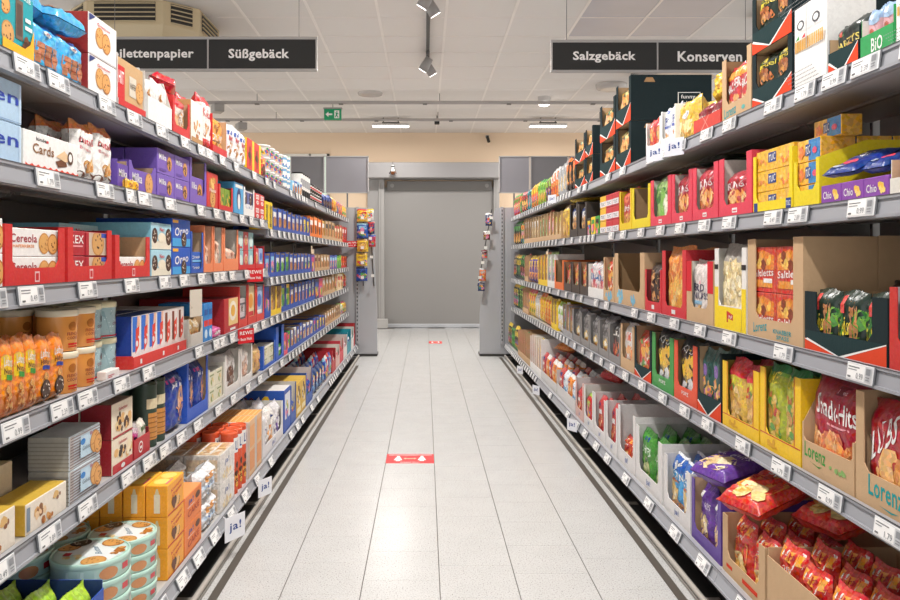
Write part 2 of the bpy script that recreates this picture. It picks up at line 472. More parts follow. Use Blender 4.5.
mb = MB(); mb.box(-7, -5, -.05, 7, BACK_Y, -.0016, '#5d5a56')
floor = struct('floor', mb.mesh('floor', M_DARK))
T30 = .30
mb = MB(); mb.box(-T30 / 2 + .0018, -T30 / 2 + .0005, -.0014, T30 / 2 - .0018, T30 / 2 - .0005, 0, 'grey', ch=.0006)
tile_me = mb.mesh('floor_tile', mat_floor)
LX = .057
cols_near = range(-3, 3)
for i in cols_near:                       # aisle tiles, each one its own piece
    off = {-3: .12, -2: .2, -1: .02, 0: .17, 1: .09, 2: .24}[i]
    for j in range(47):
        y = off + .15 + j * T30
        if y + .15 > BACK_Y: continue
        link('floor_tile', tile_me, parent=floor, loc=(LX + (i + .5) * T30, y, 0))
def tile_field(xs, y0, y1):
    m = MB()
    for x in xs:
        y = y0 + .1 * random.random()
        while y < y1:
            m.box(x + .0009, y, -.0014, x + T30 - .0009, min(y + T30 - .0018, y1), 0, 'grey'); y += T30
    return m
m = MB()
for xs, y0, y1 in (([LX + k * T30 for k in range(-22, -3)] + [LX + k * T30 for k in range(3, 23)], -4.5, BACK_Y - .01), ([LX + k * T30 for k in range(-3, 3)], -4.5, .0)):
    q = tile_field(xs, y0, y1); m.add(q.v, q.f, q.c)
o = link('floor_tiles_beyond', m.mesh('floor_tiles_beyond', mat_floor), parent=floor); o['kind'] = 'stuff'

mat_ceil = material('mineral_ceiling_tile', .9, attr=False, color='#e4dfdb', cvar=.03, cscale=140, bump=.25, bscale=200, spec=.1)
mat_ceil_g = material('metal_ceiling_tile', .35, attr=False, color='#bdbdc6', cvar=.06, cscale=3, metallic=.3)
ceiling = struct('ceiling', None, loc=(0, 0, CEIL))
TC = .625
mb = MB(); mb.box(-TC / 2 + .008, -TC / 2 + .008, .004, TC / 2 - .008, TC / 2 - .008, .02, 'grey', ch=.003)
ct, ctg = mb.mesh('ceiling_tile', mat_ceil), mb.mesh('ceiling_tile', mat_ceil_g)
CX, CY = -.43, 7.21 - 12 * TC
m = MB()
for i in range(-11, 12):
    for j in range(-8, 23):
        x, y = CX + (i + .5) * TC, CY + (j + .5) * TC
        if y + TC / 2 > BACK_Y + .3: continue
        if j >= 11 and abs(x) < .62 * y + .5:
            grey = i in (3, 4) and j <= 12
            o = link('ceiling_tile', ctg if grey else ct, parent=ceiling, loc=(x, y, 0))
            if grey: o['label'] = 'smooth blue-grey metal ceiling tile'
        else: m.box(x - TC / 2 + .008, y - TC / 2 + .008, .004, x + TC / 2 - .008, y + TC / 2 - .008, .02, 'grey')
o = link('ceiling_tiles_beyond', m.mesh('ceiling_tiles_beyond', mat_ceil), parent=ceiling); o['kind'] = 'stuff'
mb = MB(); mb.box(-.012, CY - 8 * TC, 0, .012, BACK_Y, .012, '#efe9e4'); gx = mb.mesh('grid_bar', M_METAL)
mb = MB(); mb.box(-7.2, -.012, .0005, 7.2, .012, .0125, '#e4ddd8'); gy = mb.mesh('grid_bar', M_METAL)
for i in range(-11, 13): link('grid_bar', gx, parent=ceiling, loc=(CX + i * TC, 0, 0))
for j in range(-8, 24):
    if CY + j * TC < BACK_Y: link('grid_bar', gy, parent=ceiling, loc=(0, CY + j * TC, 0))
mb = MB(); mb.box(-7.3, -5, .03, 7.3, BACK_Y + .2, .06, '#8b8580'); link('slab', mb.mesh('slab', M_DARK), parent=ceiling)

mat_wall = material('peach_plaster', .8, attr=False, color='#e6cdb1', cvar=.02, cscale=2, bump=.08, bscale=150, spec=.2)
mb = MB()
mb.box(-7, BACK_Y, 0, 7, BACK_Y + .15, CEIL + .03, 'grey'); wall = struct('wall_back', mb.mesh('wall_back', mat_wall))
# high window behind the biscuit rack's header boards
mb = MB(); x0, x1, z0, z1 = -2.72, -1.72, 2.35, 3.13; y = BACK_Y
for a, b, c, d in ((x0, z0, x1, z0 + .05), (x0, z1 - .05, x1, z1), (x0, z0, x0 + .05, z1), (x1 - .05, z0, x1, z1), (-2.09, z0, -2.05, z1)): mb.box(a, y - .04, b, c, y, d, 'offwhite', ch=.004)
win = struct('window_1', mb.mesh('window_frame', M_METAL))
mat_pane = material('frosted_pane', .3, attr=False, color='#d9ebdc'); mat_pane.node_tree.nodes['Principled BSDF'].inputs['Emission Color'].default_value = lin('#dcefe0'); mat_pane.node_tree.nodes['Principled BSDF'].inputs['Emission Strength'].default_value = .35
mb = MB(); mb.box(x0 + .05, y - .02, z0 + .05, -2.09, y - .012, z1 - .05, 'white'); link('pane', mb.mesh('pane', mat_pane), parent=win)
mb = MB(); mb.box(-2.05, y - .02, z0 + .05, x1 - .05, y - .012, z1 - .05, 'white'); link('pane', mb.mesh('pane', mat_pane), parent=win)

# rolling gate
gate = struct('door_1', None, loc=(0, BACK_Y, 0))
mat_gate = material('grey_roll_curtain', .45, attr=False, color='#969390', cvar=.03, cscale=.7, spec=.5)
nt = mat_gate.node_tree; wv = nt.nodes.new('ShaderNodeTexWave'); wv.wave_type = 'BANDS'; wv.bands_direction = 'Z'; wv.inputs['Scale'].default_value = 5
tcg = nt.nodes.new('ShaderNodeTexCoord'); nt.links.new(tcg.outputs['Object'], wv.inputs[0])
bp = nt.nodes.new('ShaderNodeBump'); bp.inputs['Strength'].default_value = .05; nt.links.new(wv.outputs[0], bp.inputs['Height']); nt.links.new(bp.outputs[0], nt.nodes['Principled BSDF'].inputs['Normal'])
GX0, GX1 = -.73, 1.23
mb = MB(); mb.box(GX0, -.06, .06, GX1, -.05, 2.52, 'grey'); link('curtain', mb.mesh('curtain', mat_gate), parent=gate)
mb = MB(); mb.box(GX0, -.075, .0, GX1, -.035, .07, 'silver', ch=.008); link('bottom_bar', mb.mesh('bottom_bar', M_METAL), parent=gate)
mb = MB(); mb.box(GX0 + .05, -.09, 2.46, GX1 - .03, -.062, 2.63, '#807d7a', ch=.006); link('top_bar', mb.mesh('top_bar', M_METAL), parent=gate)
for x in (GX0 + .14, GX1 - .12):
    mb = MB(); mb.tube((x, -.10, 2.55), (x, -.088, 2.55), .035, '#a09d99', 14); link('roller_bolt', mb.mesh('roller_bolt', M_METAL), parent=gate)
for a, b in ((GX0 - .1, GX0), (GX1, GX1 + .1)):
    mb = MB(); mb.box(a, -.14, 0, b, -.005, 2.66, '#a9a6a3', ch=.006); mb.box(a + .035, -.146, 0, a + .04, -.138, 2.6, '#8b8886'); link('guide_rail', mb.mesh('guide_rail', M_METAL), parent=gate)
mb = MB(); mb.box(GX0 - .3, -.1, 0, GX0 - .1, -.005, 2.66, '#9f9c9a', ch=.004); link('side_casing', mb.mesh('side_casing', M_METAL), parent=gate)
mb = MB(); mb.box(-1.0, -.42, 2.66, 1.32, -.005, 2.93, '#9a9797', ch=.008); link('header_box', mb.mesh('header_box', M_METAL), parent=gate)
mb = MB(); mb.box(-.86, -.26, 0, -.66, -.145, .17, '#b8b5b1', ch=.01); link('floor_bracket', mb.mesh('floor_bracket', M_METAL), parent=gate)

# toy hanging from the gate header
mb = MB(); x, y, z = -.56, 13.40, 2.80
mb.tube((x, y, 2.93), (x, y, z + .06), .003, 'dark')
mb.lathe([(.012, z - .10, 'brown'), (.035, z - .09, 'brown'), (.04, z - .04, 'white'), (.03, z + .0, 'white'), (.018, z + .02, 'white'), (.03, z + .035, 'black'), (.032, z + .055, 'white'), (.012, z + .075, 'black')], 12, x, y, 'white')
for s in (-1, 1): mb.tube((x + s * .03, y, z - .02), (x + s * .06, y - .01, z - .08), .009, 'brown' if s > 0 else 'black', 6)
tag(link('hanging_toy', mb.mesh('hanging_toy', M_PLAST)), 'tiny white and brown toy hanging in front of the grey gate header', 'toy')

# red walk-this-way floor stickers
def sticker(name, x0, x1, y0, y1, label):
    w, h = x1 - x0, y1 - y0
    mb = MB(); mb.box(x0, y0, 0, x1, y1, .0008, '#d62a2e')
    S = lambda u, v, l: (x0 + u * w, y0 + v * h, .0008 + .0002 * l)
    art = [('r', .04, .86, .96, .9, 'white'), ('t', 'Abstand halten', .3, .06, .7, .14, 'white')]
    for cx in (.25, .75):
        art += [('e', cx, .68, .035, .09, 'white'), ('p', [(cx - .09, .3), (cx + .09, .3), (cx + .07, .45), (cx + .045, .6), (cx - .045, .6), (cx - .07, .45)], 'white'), ('r', cx - .045, .2, cx + .045, .32, 'white')]
    art += [('r', .40, .42, .60, .48, '#f0c0a0'), ('p', [(.36, .45), (.41, .36), (.41, .54)], '#f0c0a0'), ('p', [(.64, .45), (.59, .54), (.59, .36)], '#f0c0a0')]
    draw(mb, S, w / h, art)
    tag(link(name, mb.mesh(name, M_CARD)), label, 'sticker')
sticker('floor_sticker', -.243, .055, 4.74, 4.96, 'red distancing sticker with two white figures on the aisle floor')
sticker('floor_sticker', .06, .25, 11.3, 11.62, 'faded red sticker on the floor before the grey gate')

# ------------------------------------------------------------------ things on and under the ceiling
def pipe(y, z, r, label):
    mb = MB(); mb.box(-7, y - r, z - r, 7, y + r, z + r, '#a59f9b', ch=.01)
    for k in range(-6, 7): mb.box(k * 1.15 - .03 + (.4 if y > 11 else 0), y - r * 1.2, z - r * 1.3, k * 1.15 + .03 + (.4 if y > 11 else 0), y + r * 1.2, z - r * .8, '#57534f')
    root = link('cable_trunking', mb.mesh('cable_trunking', M_METAL)); tag(root, label, 'trunking')
    mb = MB(); mb.tube((0, 0, 0), (0, 0, CEIL - z - r), .006, '#8b8784', 6); hm = mb.mesh('hanger', M_METAL)
    for x in (-5, -2.5, 0, 2.5, 5): link('hanger', hm, parent=root, loc=(x + .2, y, z + r))
pipe(10.55, 3.385, .022, 'grey ceiling trunking nearer the camera, above the green exit sign')
pipe(11.9, 3.39, .020, 'grey ceiling trunking nearest the peach back wall')
# track with spots above the aisle
mb = MB(); mb.box(-.018, -.2, 3.475, .018, 9.0, 3.505, '#4b4a4a', ch=.003)
tr = link('light_track', mb.mesh('light_track', M_METAL), loc=(.03, 0, 0)); tag(tr, 'dark straight light track running along the white ceiling', 'light track')
m = MB()
m_em = bpy.data.materials.new('lit_lens'); m_em.use_nodes = True
for n in list(m_em.node_tree.nodes): m_em.node_tree.nodes.remove(n)
en = m_em.node_tree.nodes.new('ShaderNodeEmission'); en.inputs[0].default_value = (1, .97, .93, 1); en.inputs[1].default_value = 4.5
ou = m_em.node_tree.nodes.new('ShaderNodeOutputMaterial'); m_em.node_tree.links.new(en.outputs[0], ou.inputs[0])
def spot_fixture(x, y, s, label):
    r = link('spotlight', None, loc=(x, y, 3.475)); tag(r, label, 'spotlight')
    mb = MB(); mb.box(-.02, -.06, -.03, .02, .06, 0, '#5a5858', ch=.004); link('adapter', mb.mesh('adapter', M_METAL), parent=r)
    mb = MB(); mb.tube((0, 0, -.03), (s * .01, 0, -.10), .008, '#6f6c6b', 8); link('arm', mb.mesh('arm', M_METAL), parent=r)
    hd = MB(); hd.lathe([(.030, .10), (.042, .095), (.05, 0), (.05, -.05), (.046, -.052)], 16, 0, 0, '#8d8a88')
    h = link('lamp_head', hd.mesh('lamp_head', M_METAL), parent=r, loc=(s * .03, 0, -.15), rot=(radians(14), radians(s * -32), 0))
    ln = MB(); ln.lathe([(.044, -.056), (.044, -.0525)], 16, 0, 0, 'white'); link('lens', ln.mesh('lens', m_em), parent=h)
nm = ['first', 'second', 'third', 'fourth', 'fifth', 'sixth']
for y in SPOTS[:5]:
    if y in (6.25, 8.35):
        w_ = 'at the top edge of the ceiling view' if y == 6.25 else 'at the far end of the track'
        spot_fixture(.03, y - .06, -1, 'grey spotlight %s, lamp turned to the biscuit rack' % w_)
        spot_fixture(.03, y + .14, 1, 'grey spotlight %s, lamp turned to the snack rack' % w_)
    else:
        for s in (-1, 1): spot_fixture(.03, y + s * .1, s, 'grey track spotlight %s, turned to the %s' % ({.6: 'straight above the camera', 2.5: 'above the nearest shelves', 4.4: 'above the aisle before the hanging signs'}[y], 'snack rack' if s > 0 else 'biscuit rack'))
# slim lit panels
for i, (x, y) in enumerate(LEDS):
    r = link('ceiling_lamp', None, loc=(x, y, 0))
    tag(r, ['slim lit ceiling lamp above the left half of the grey gate', 'slim lit ceiling lamp above the salty snack rack end', 'slim lit ceiling lamp beyond the biscuit rack, hidden by the sign', 'slim lit ceiling lamp far out beyond the snack rack'][i], 'lamp')
    mb = MB(); mb.box(-.3, -.08, 3.375, .3, .08, 3.41, '#c9c5c2', ch=.006); link('housing', mb.mesh('housing', M_METAL), parent=r)
    mb = MB(); mb.box(-.29, -.075, 3.368, .29, .075, 3.3755, 'white'); link('diffuser', mb.mesh('diffuser', m_em), parent=r)
    mb = MB(); mb.box(-.14, -.02, 3.41, .14, .02, 3.44, '#55514e')
    for s in (-.13, .11): mb.box(s, -.015, 3.41, s + .02, .015, CEIL, '#55514e')
    link('bracket', mb.mesh('bracket', M_METAL), parent=r)
# round downlight, detectors, camera, small box
def disc(name, x, y, r, h, col, label, cat, em=False, z=CEIL):
    mb = MB(); mb.lathe([(r * .7, -h), (r * .95, -h * .8), (r, -h * .3), (r, .004)], 24, 0, 0, col)
    o = link(name, mb.mesh(name, m_em if em else M_PLAST), loc=(x, y, z)); tag(o, label, cat); return o
disc('downlight', 1.67, 10.8, .075, .05, 'white', 'small round lit downlight on the ceiling over the snack rack', 'lamp', True, 3.44)
mb = MB(); mb.lathe([(.09, 0), (.09, .07)], 16, 0, 0, '#c9c5c2'); lk = link('housing', mb.mesh('housing', M_METAL), loc=(1.67, 10.8, 3.445)); lk.parent = bpy.data.objects['downlight']; lk.location = (0, 0, .005)
disc('ceiling_speaker', -.75, 10.58 - 0.05, .17, .03, '#b9b3ae', 'flat round ceiling speaker near the green exit sign', 'speaker')
disc('ceiling_speaker', 2.42, 10.0, .2, .07, '#c4beb9', 'domed round ceiling speaker above the dark snack cartons', 'speaker')
mb = MB(); mb.box(-.04, -.04, -.05, .04, .04, 0, '#2a2a2a', ch=.008); mb.box(-.01, -.01, 0, .01, .01, .09, '#8a8580')
tag(link('sensor_box', mb.mesh('sensor_box', M_PLAST), loc=(.19, 12.2, 3.42)), 'tiny black sensor box below the ceiling above the gate', 'sensor')
r = link('security_camera', None, loc=(1.12, 13.9, 3.42)); tag(r, 'small dark security camera high on the peach wall', 'camera')
mb = MB(); mb.box(-.03, -.1, -.0, .03, 0, .035, '#8d8a87', ch=.008); link('mount', mb.mesh('mount', M_METAL), parent=r)
mb = MB(); mb.tube((0, -.08, .01), (.02, -.14, -.09), .028, '#2c2b2b', 14); link('camera_head', mb.mesh('camera_head', M_PLAST), parent=r)
# exit sign
r = link('exit_sign', None, loc=(-1.34, 11.2, 3.26)); tag(r, 'green emergency exit sign with white arrow and running figure', 'sign')
mb = MB(); mb.box(-.125, -.03, 0, .125, .03, .16, '#2e9c6e', ch=.004)
draw(mb, lambda u, v, l: (-.12 + .24 * u, -.0302 - .0003 * l, .005 + .15 * v), 1.6,
     [('r', .0, .0, 1, 1, '#1f9a66'), ('p', [(.07, .5), (.25, .25), (.25, .42), (.48, .42), (.48, .58), (.25, .58), (.25, .75)], 'white'), ('r', .6, .12, .9, .88, 'white'),
      ('e', .76, .74, .035, .07, '#1f9a66'), ('p', [(.70, .66), (.80, .66), (.78, .42), (.86, .2), (.81, .18), (.74, .36), (.68, .2), (.63, .22), (.70, .44)], '#1f9a66'), ('p', [(.64, .62), (.86, .5), (.87, .56), (.66, .67)], '#1f9a66')])
link('sign_face', mb.mesh('sign_face', M_PLAST), parent=r)
mb = MB(); mb.box(-.135, -.035, .16, .135, .035, .18, '#9b9895'); mb.tube((0, 0, .18), (0, 0, CEIL - 3.26), .008, '#9b9895', 6); link('bracket', mb.mesh('bracket', M_METAL), parent=r)

# hanging category signs
def hang_sign(x0, texts, label, wpan=.872, y=6.2, z0=2.785, z1=3.02):
    """panels run from x0 to the right"""
    r = link('hanging_sign', None, loc=(0, y, 0)); tag(r, label, 'sign')
    n = len(texts); xe = x0 + n * wpan
    mb = MB(); mb.box(x0 - .01, -.012, z1, xe + .01, .012, z1 + .022, '#a9a5a3', ch=.003); mb.box(x0 - .01, -.012, z0 - .022, xe + .01, .012, z0, '#a9a5a3', ch=.003)
    for k in range(n + 1): mb.box(x0 + k * wpan - .006, -.011, z0, x0 + k * wpan + .006, .011, z1, '#a9a5a3')
    link('frame', mb.mesh('frame', M_METAL), parent=r)
    for k, (t, a, b, c, d) in enumerate(texts):
        X = x0 + k * wpan
        mb = MB(); mb.box(X + .007, -.008, z0, X + wpan - .007, .008, z1, '#201f1e')
        draw(mb, lambda u, v, l: (X + wpan * u, -.008 - .0003 * l, z0 + (z1 - z0) * v), wpan / (z1 - z0), [('t', t, a, c, b, d, '#f2eeec', 0, .026)])
        link('sign_panel', mb.mesh('sign_panel', M_DARK), parent=r)
    mb = MB(); mb.tube((0, 0, z1 + .02), (0, 0, CEIL), .0025, '#77726f', 6); wm = mb.mesh('wire', M_METAL)
    for x in (x0 + .12, xe - .14): link('wire', wm, parent=r, loc=(x, 0, 0))
hang_sign(-2.618, [('Toilettenpapier', .03, .87, .28, .68), ('Süßgebäck', .19, .75, .26, .68)], 'black hanging aisle sign reading Toilettenpapier and Süßgebäck')
hang_sign(1.02, [('Salzgebäck', .2, .795, .26, .68), ('Konserven', .19, .8, .30, .68)], 'black hanging aisle sign reading Salzgebäck and Konserven', wpan=.85, z0=2.775, z1=2.995)

# cassette air conditioner, square body with sloped louvred sides
def cassette(x, y, size, hgt, label, zt=CEIL, col='#c9b795'):
    r = link('air_conditioner', None, loc=(x, y, 0)); tag(r, label, 'air conditioner')
    z1, z0 = zt, zt - hgt; a, b = size / 2, size / 2 * .93; k = .42
    def octo(s): c = s * k; return [(-s + c, -s), (s - c, -s), (s, -s + c), (s, s - c), (s - c, s), (-s + c, s), (-s, s - c), (-s, -s + c)]
    mb = MB(); A, B = octo(a), octo(b)
    zm = z1 - hgt * .62
    vs = [(p[0], p[1], z1) for p in A] + [(p[0], p[1], zm) for p in A] + [(p[0], p[1], z0) for p in B]
    fs = [(i, i + 8, (i + 1) % 8 + 8, (i + 1) % 8) for i in range(8)] + [(i + 8, i + 16, (i + 1) % 8 + 16, (i + 1) % 8 + 8) for i in range(8)] + [tuple(range(16, 24))[::-1], tuple(range(8))]
    mb.add(vs, fs, col); link('casing', mb.mesh('casing', M_PLAST), parent=r)
    for i in range(8):
        p, q = Vector(A[i]), Vector(A[(i + 1) % 8]); d = q - p; ln = d.length; d.normalize(); nrm = Vector((d.y, -d.x))
        g = .07 * size / 1.2
        mb = MB(); u0 = p + d * g + nrm * .002; u1 = q - d * g + nrm * .002
        mb.add([(u0.x, u0.y, z1 - .012), (u1.x, u1.y, z1 - .012), (u1.x, u1.y, zm + .03), (u0.x, u0.y, zm + .03)], [(0, 3, 2, 1)], '#2c2823')
        gr = link('grille', mb.mesh('grille', M_DARK), parent=r)
        sl = MB(); sl.box(0, -.012, -.004, ln - 2 * g, .0, .004, col); sm = sl.mesh('slat', M_PLAST)
        nsl = max(3, int((z1 - zm - .05) / .032))
        for j in range(nsl):
            zz = z1 - .028 - j * (z1 - zm - .055) / max(1, nsl - 1)
            o = link('slat', sm, parent=gr, loc=(u0.x + nrm.x * .004, u0.y + nrm.y * .004, zz), rot=(0, 0, math.atan2(d.y, d.x)))
cassette(-2.62, 7.3, 1.16, .34, 'beige louvred cassette air conditioner on the ceiling above the Toilettenpapier sign')
cassette(2.95, 9.1, .9, .16, 'grey slatted cassette unit half hidden behind the Konserven sign', col='#a9a5a2')
mb = MB(); mb.box(-.035, 0, 0, .035, 3.0, .05, '#6b6764', ch=.006)
tag(link('cable_duct', mb.mesh('cable_duct', M_METAL), loc=(3.1, 4.2, 3.44)), 'dark straight duct on the ceiling beside the grey metal tiles', 'duct')
# small spot pair on the trunking behind the biscuit rack
for i, (x, y, z, lb) in enumerate(((-2.84, 10.55, 3.30, 'grey box projector on the trunking above the biscuit bags'), (-2.84, 11.9, 3.28, 'lower grey box projector nearer the peach wall'))):
    r = link('box_projector', None, loc=(x, y, z)); tag(r, lb, 'projector')
    mb = MB(); mb.box(-.07, -.1, -.05, .07, .1, .06, '#97938f', ch=.01); link('housing', mb.mesh('housing', M_METAL), parent=r, rot=(0, 0, .5))
    mb = MB(); mb.box(-.015, -.015, .055, .015, .015, 3.37 - z, '#77726f'); link('drop_rod', mb.mesh('drop_rod', M_METAL), parent=r)

# ------------------------------------------------------------------ racks
RAIL_P = [(.012, .004), (-.004, .004), (-.004, -.003), (.001, -.005), (-.005, -.041), (-.011, -.041), (-.011, -.049), (.012, -.049)]
BASE_P = [(.012, .006), (-.004, .006), (-.006, -.002), (-.002, -.004), (-.016, -.038), (-.022, -.038), (-.022, -.046), (.006, -.046), (.006, -.012)]
def rail_mesh(ln, base):
    mb = MB(); P = BASE_P if base else RAIL_P
    mb.prism(P, 'x', -ln / 2 + .0015, ln / 2 - .0015, '#9c9ea4', '#9c9ea4')
    n = 2
    mb.box(-ln / 2 + .002, -.0052, .0035, ln / 2 - .002, -.0038, .0055, '#4e4e52')
    return mb.mesh('price_rail', M_METAL)
def shelf_mesh(ln, depth, base):
    mb = MB()
    mb.box(-ln / 2 + .001, .010, -.028, ln / 2 - .001, depth, -.001, '#9b9893', side='#a5a29e', top='#b7b5b2', ch=.002)
    mb.box(-ln / 2 + .001, .010, -.05, ln / 2 - .001, .022, -.028, '#918d89')
    mb.box(-ln / 2 + .03, depth * .5, -.036, ln / 2 - .03, depth * .54, -.028, '#8a8783')
    return mb.mesh('shelf', M_METAL)
def bracket_mesh():
    mb = MB(); mb.prism([(.453, -.029), (.453, -.075), (.42, -.07), (.25, -.042), (.24, -.029)], 'x', -.0015, .0015, '#8d8a86'); return mb.mesh('bracket', M_METAL)
_tagm = {}
def tag_mesh(w, v):
    w = round(w * 50) / 50
    if (w, v) not in _tagm:
        h = .046; mb = MB(); mb.box(-w / 2, -.007, -h / 2, w / 2, 0, h / 2, '#dddee0', side='#77797d', ch=.0012)
        r2 = random.Random(v * 7 + int(w * 100))
        S = lambda u, q, l: (-w / 2 + u * w, -.0072 - .0002 * l, -h / 2 + q * h)
        art = [('r', .04, .1, .70, .92, '#f6f6f5'), ('r', .73, .1, .95, .92, '#c5c8cc')]
        art += [('r', .08, .74, .30 + .3 * r2.random(), .80, '#77797c'), ('r', .08, .60, .25 + .2 * r2.random(), .65, '#8d8f93'), ('r', .08, .16, .2, .26, '#6c6d70')]
        art += [('t', '%d.%d9' % (r2.randint(0, 3), r2.randint(1, 9)), .40, .16, .66, .5, '#9a9b9f')]
        art += [('r', .76, .5, .92, .84, '#8b8e93'), ('r', .77, .2, .91, .26, '#8b8e93'), ('r', .77, .34, .91, .4, '#8b8e93')]
        draw(mb, S, w / h, art, lod=1 if w < .07 else 0)
        _tagm[(w, v)] = mb.mesh('price_tag', M_PAPER)
    return _tagm[(w, v)]
def build_racks():
    brm = bracket_mesh()
    mb = MB(); mb.box(-.015, .470, 0, .015, .515, 1.91, '#6f6c69', ch=.002)
    for k in range(34):
        for s in (-1, 1): mb.box(s * .007 - .0025, .4685, .12 + k * .05, s * .007 + .0025, .4702, .145 + k * .05, '#28282a')
    upm = mb.mesh('upright', M_METAL)
    for side in 'LR':
        sd = SIDE[side]
        nb = len(BAYS[side])
        for bi, (s0, s1) in enumerate(BAYS[side]):
            ln = s1 - s0; sm = (s0 + s1) / 2
            rk = link('shelf_rack', None, loc=wpos(side, sm, 0, 0), rot=(0, 0, sd['rz']))
            nme = 'sweet biscuit rack' if side == 'L' else 'salty snack rack'
            if s1 < 1.6: lab = 'grey steel bay of the %s beside the camera, %s' % (nme, 'nearest' if s1 < 1.2 else 'second')
            else:
                order = ['nearest', 'second', 'third', 'fourth', 'fifth', 'sixth', 'seventh', 'eighth', 'ninth']
                lab = 'grey steel shelving bay, %s along the %s from the camera' % (order[bi], nme)
            tag(rk, lab, 'shelf rack', 'shelving bays of the %s' % nme)
            mb = MB(); mb.box(-ln / 2 + .033, .475, .1, ln / 2 - .033, .49, 1.91, '#84817e', ch=.002); link('back_panel', mb.mesh('back_panel', M_METAL), parent=rk)
            for e in ((-ln / 2 + .016, ln / 2 - .016) if bi == nb - 1 else ((-ln / 2 + .016,) if side == 'L' else (ln / 2 - .016,))):
                link('upright', upm, parent=rk, loc=(e, 0, 0))
            mb = MB(); mb.box(-ln / 2 + .001, .0, .002, ln / 2 - .001, .015, .11, '#232120'); link('plinth', mb.mesh('plinth', M_DARK), parent=rk)
            nl = 6 if side == 'L' else 5
            for lv in range(nl):
                base = lv == nl - 1; z = zshelf(side, lv, sm)
                fy = (-(WL - .87) if side == 'L' else -(WR - 1.035)) if base else 0.0
                sh = link('shelf', shelf_mesh(ln, .455 - fy, base), parent=rk, loc=(0, fy, z))
                link('price_rail', rail_mesh(ln, base), parent=sh)
                if not base:
                    for e in (-ln / 2 + .012, ln / 2 - .012): link('bracket', brm, parent=sh, loc=(e, 0, 0))
                last = None
                for ts, tw in sorted(TAGS.get((side, lv), [])):
                    if not (s0 <= ts < s1): continue
                    lx = (ts - sm) if side == 'L' else (sm - ts)
                    lx = max(-ln / 2 + tw / 2 + .004, min(ln / 2 - tw / 2 - .004, lx))
                    if last is not None and abs(ts - last) < tw + .004: continue
                    last = ts
                    tm = tag_mesh(tw, int(ts * 37) % 5)
                    if base: link('price_tag', tm, parent=sh, loc=(lx, -.0135, -.022), rot=(radians(-22), 0, 0))
                    else: link('price_tag', tm, parent=sh, loc=(lx, -.0065, -.021), rot=(radians(-7), 0, radians(random.uniform(-1, 1))))
        # floor bumper
        X = -.84 if side == 'L' else 1.012; sx = sd['sx']; y0, y1 = -.3, 9.75
        r = link('bumper_rail', None, loc=(X, 0, 0)); tag(r, 'low steel bumper tube on the floor along the %s' % ('sweet biscuit rack' if side == 'L' else 'salty snack rack'), 'bumper')
        mb = MB(); mb.tube((0, y0, .024), (0, y1, .024), .011, '#a8a29b', 12); mb.box(-.012, y0, .004, .012, y1, .012, '#8b8680'); link('tube', mb.mesh('tube', M_METAL), parent=r)
        mb = MB(); mb.box(-.012 if sx > 0 else -.10, -.02, 0, .08 if sx > 0 else .012, .02, .006, '#8e8882'); mb.box(-.006, -.012, .006, .006, .012, .02, '#8e8882'); bm_ = mb.mesh('foot', M_METAL)
        for k in range(9): link('foot', bm_, parent=r, loc=(0, .6 + k * 1.12, 0))
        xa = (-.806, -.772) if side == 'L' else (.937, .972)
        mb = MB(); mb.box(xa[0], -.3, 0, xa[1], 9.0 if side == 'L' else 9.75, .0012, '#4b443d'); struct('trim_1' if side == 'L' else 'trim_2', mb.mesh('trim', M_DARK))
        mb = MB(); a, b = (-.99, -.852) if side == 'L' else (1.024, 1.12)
        mb.box(a, -.3, 0, b, 9.75, .001, '#1f1d1c'); struct('painted_shade_1' if side == 'L' else 'painted_shade_2', mb.mesh('trim', M_DARK))  # dark strip on the floor: painted shade of the void under the bottom shelf
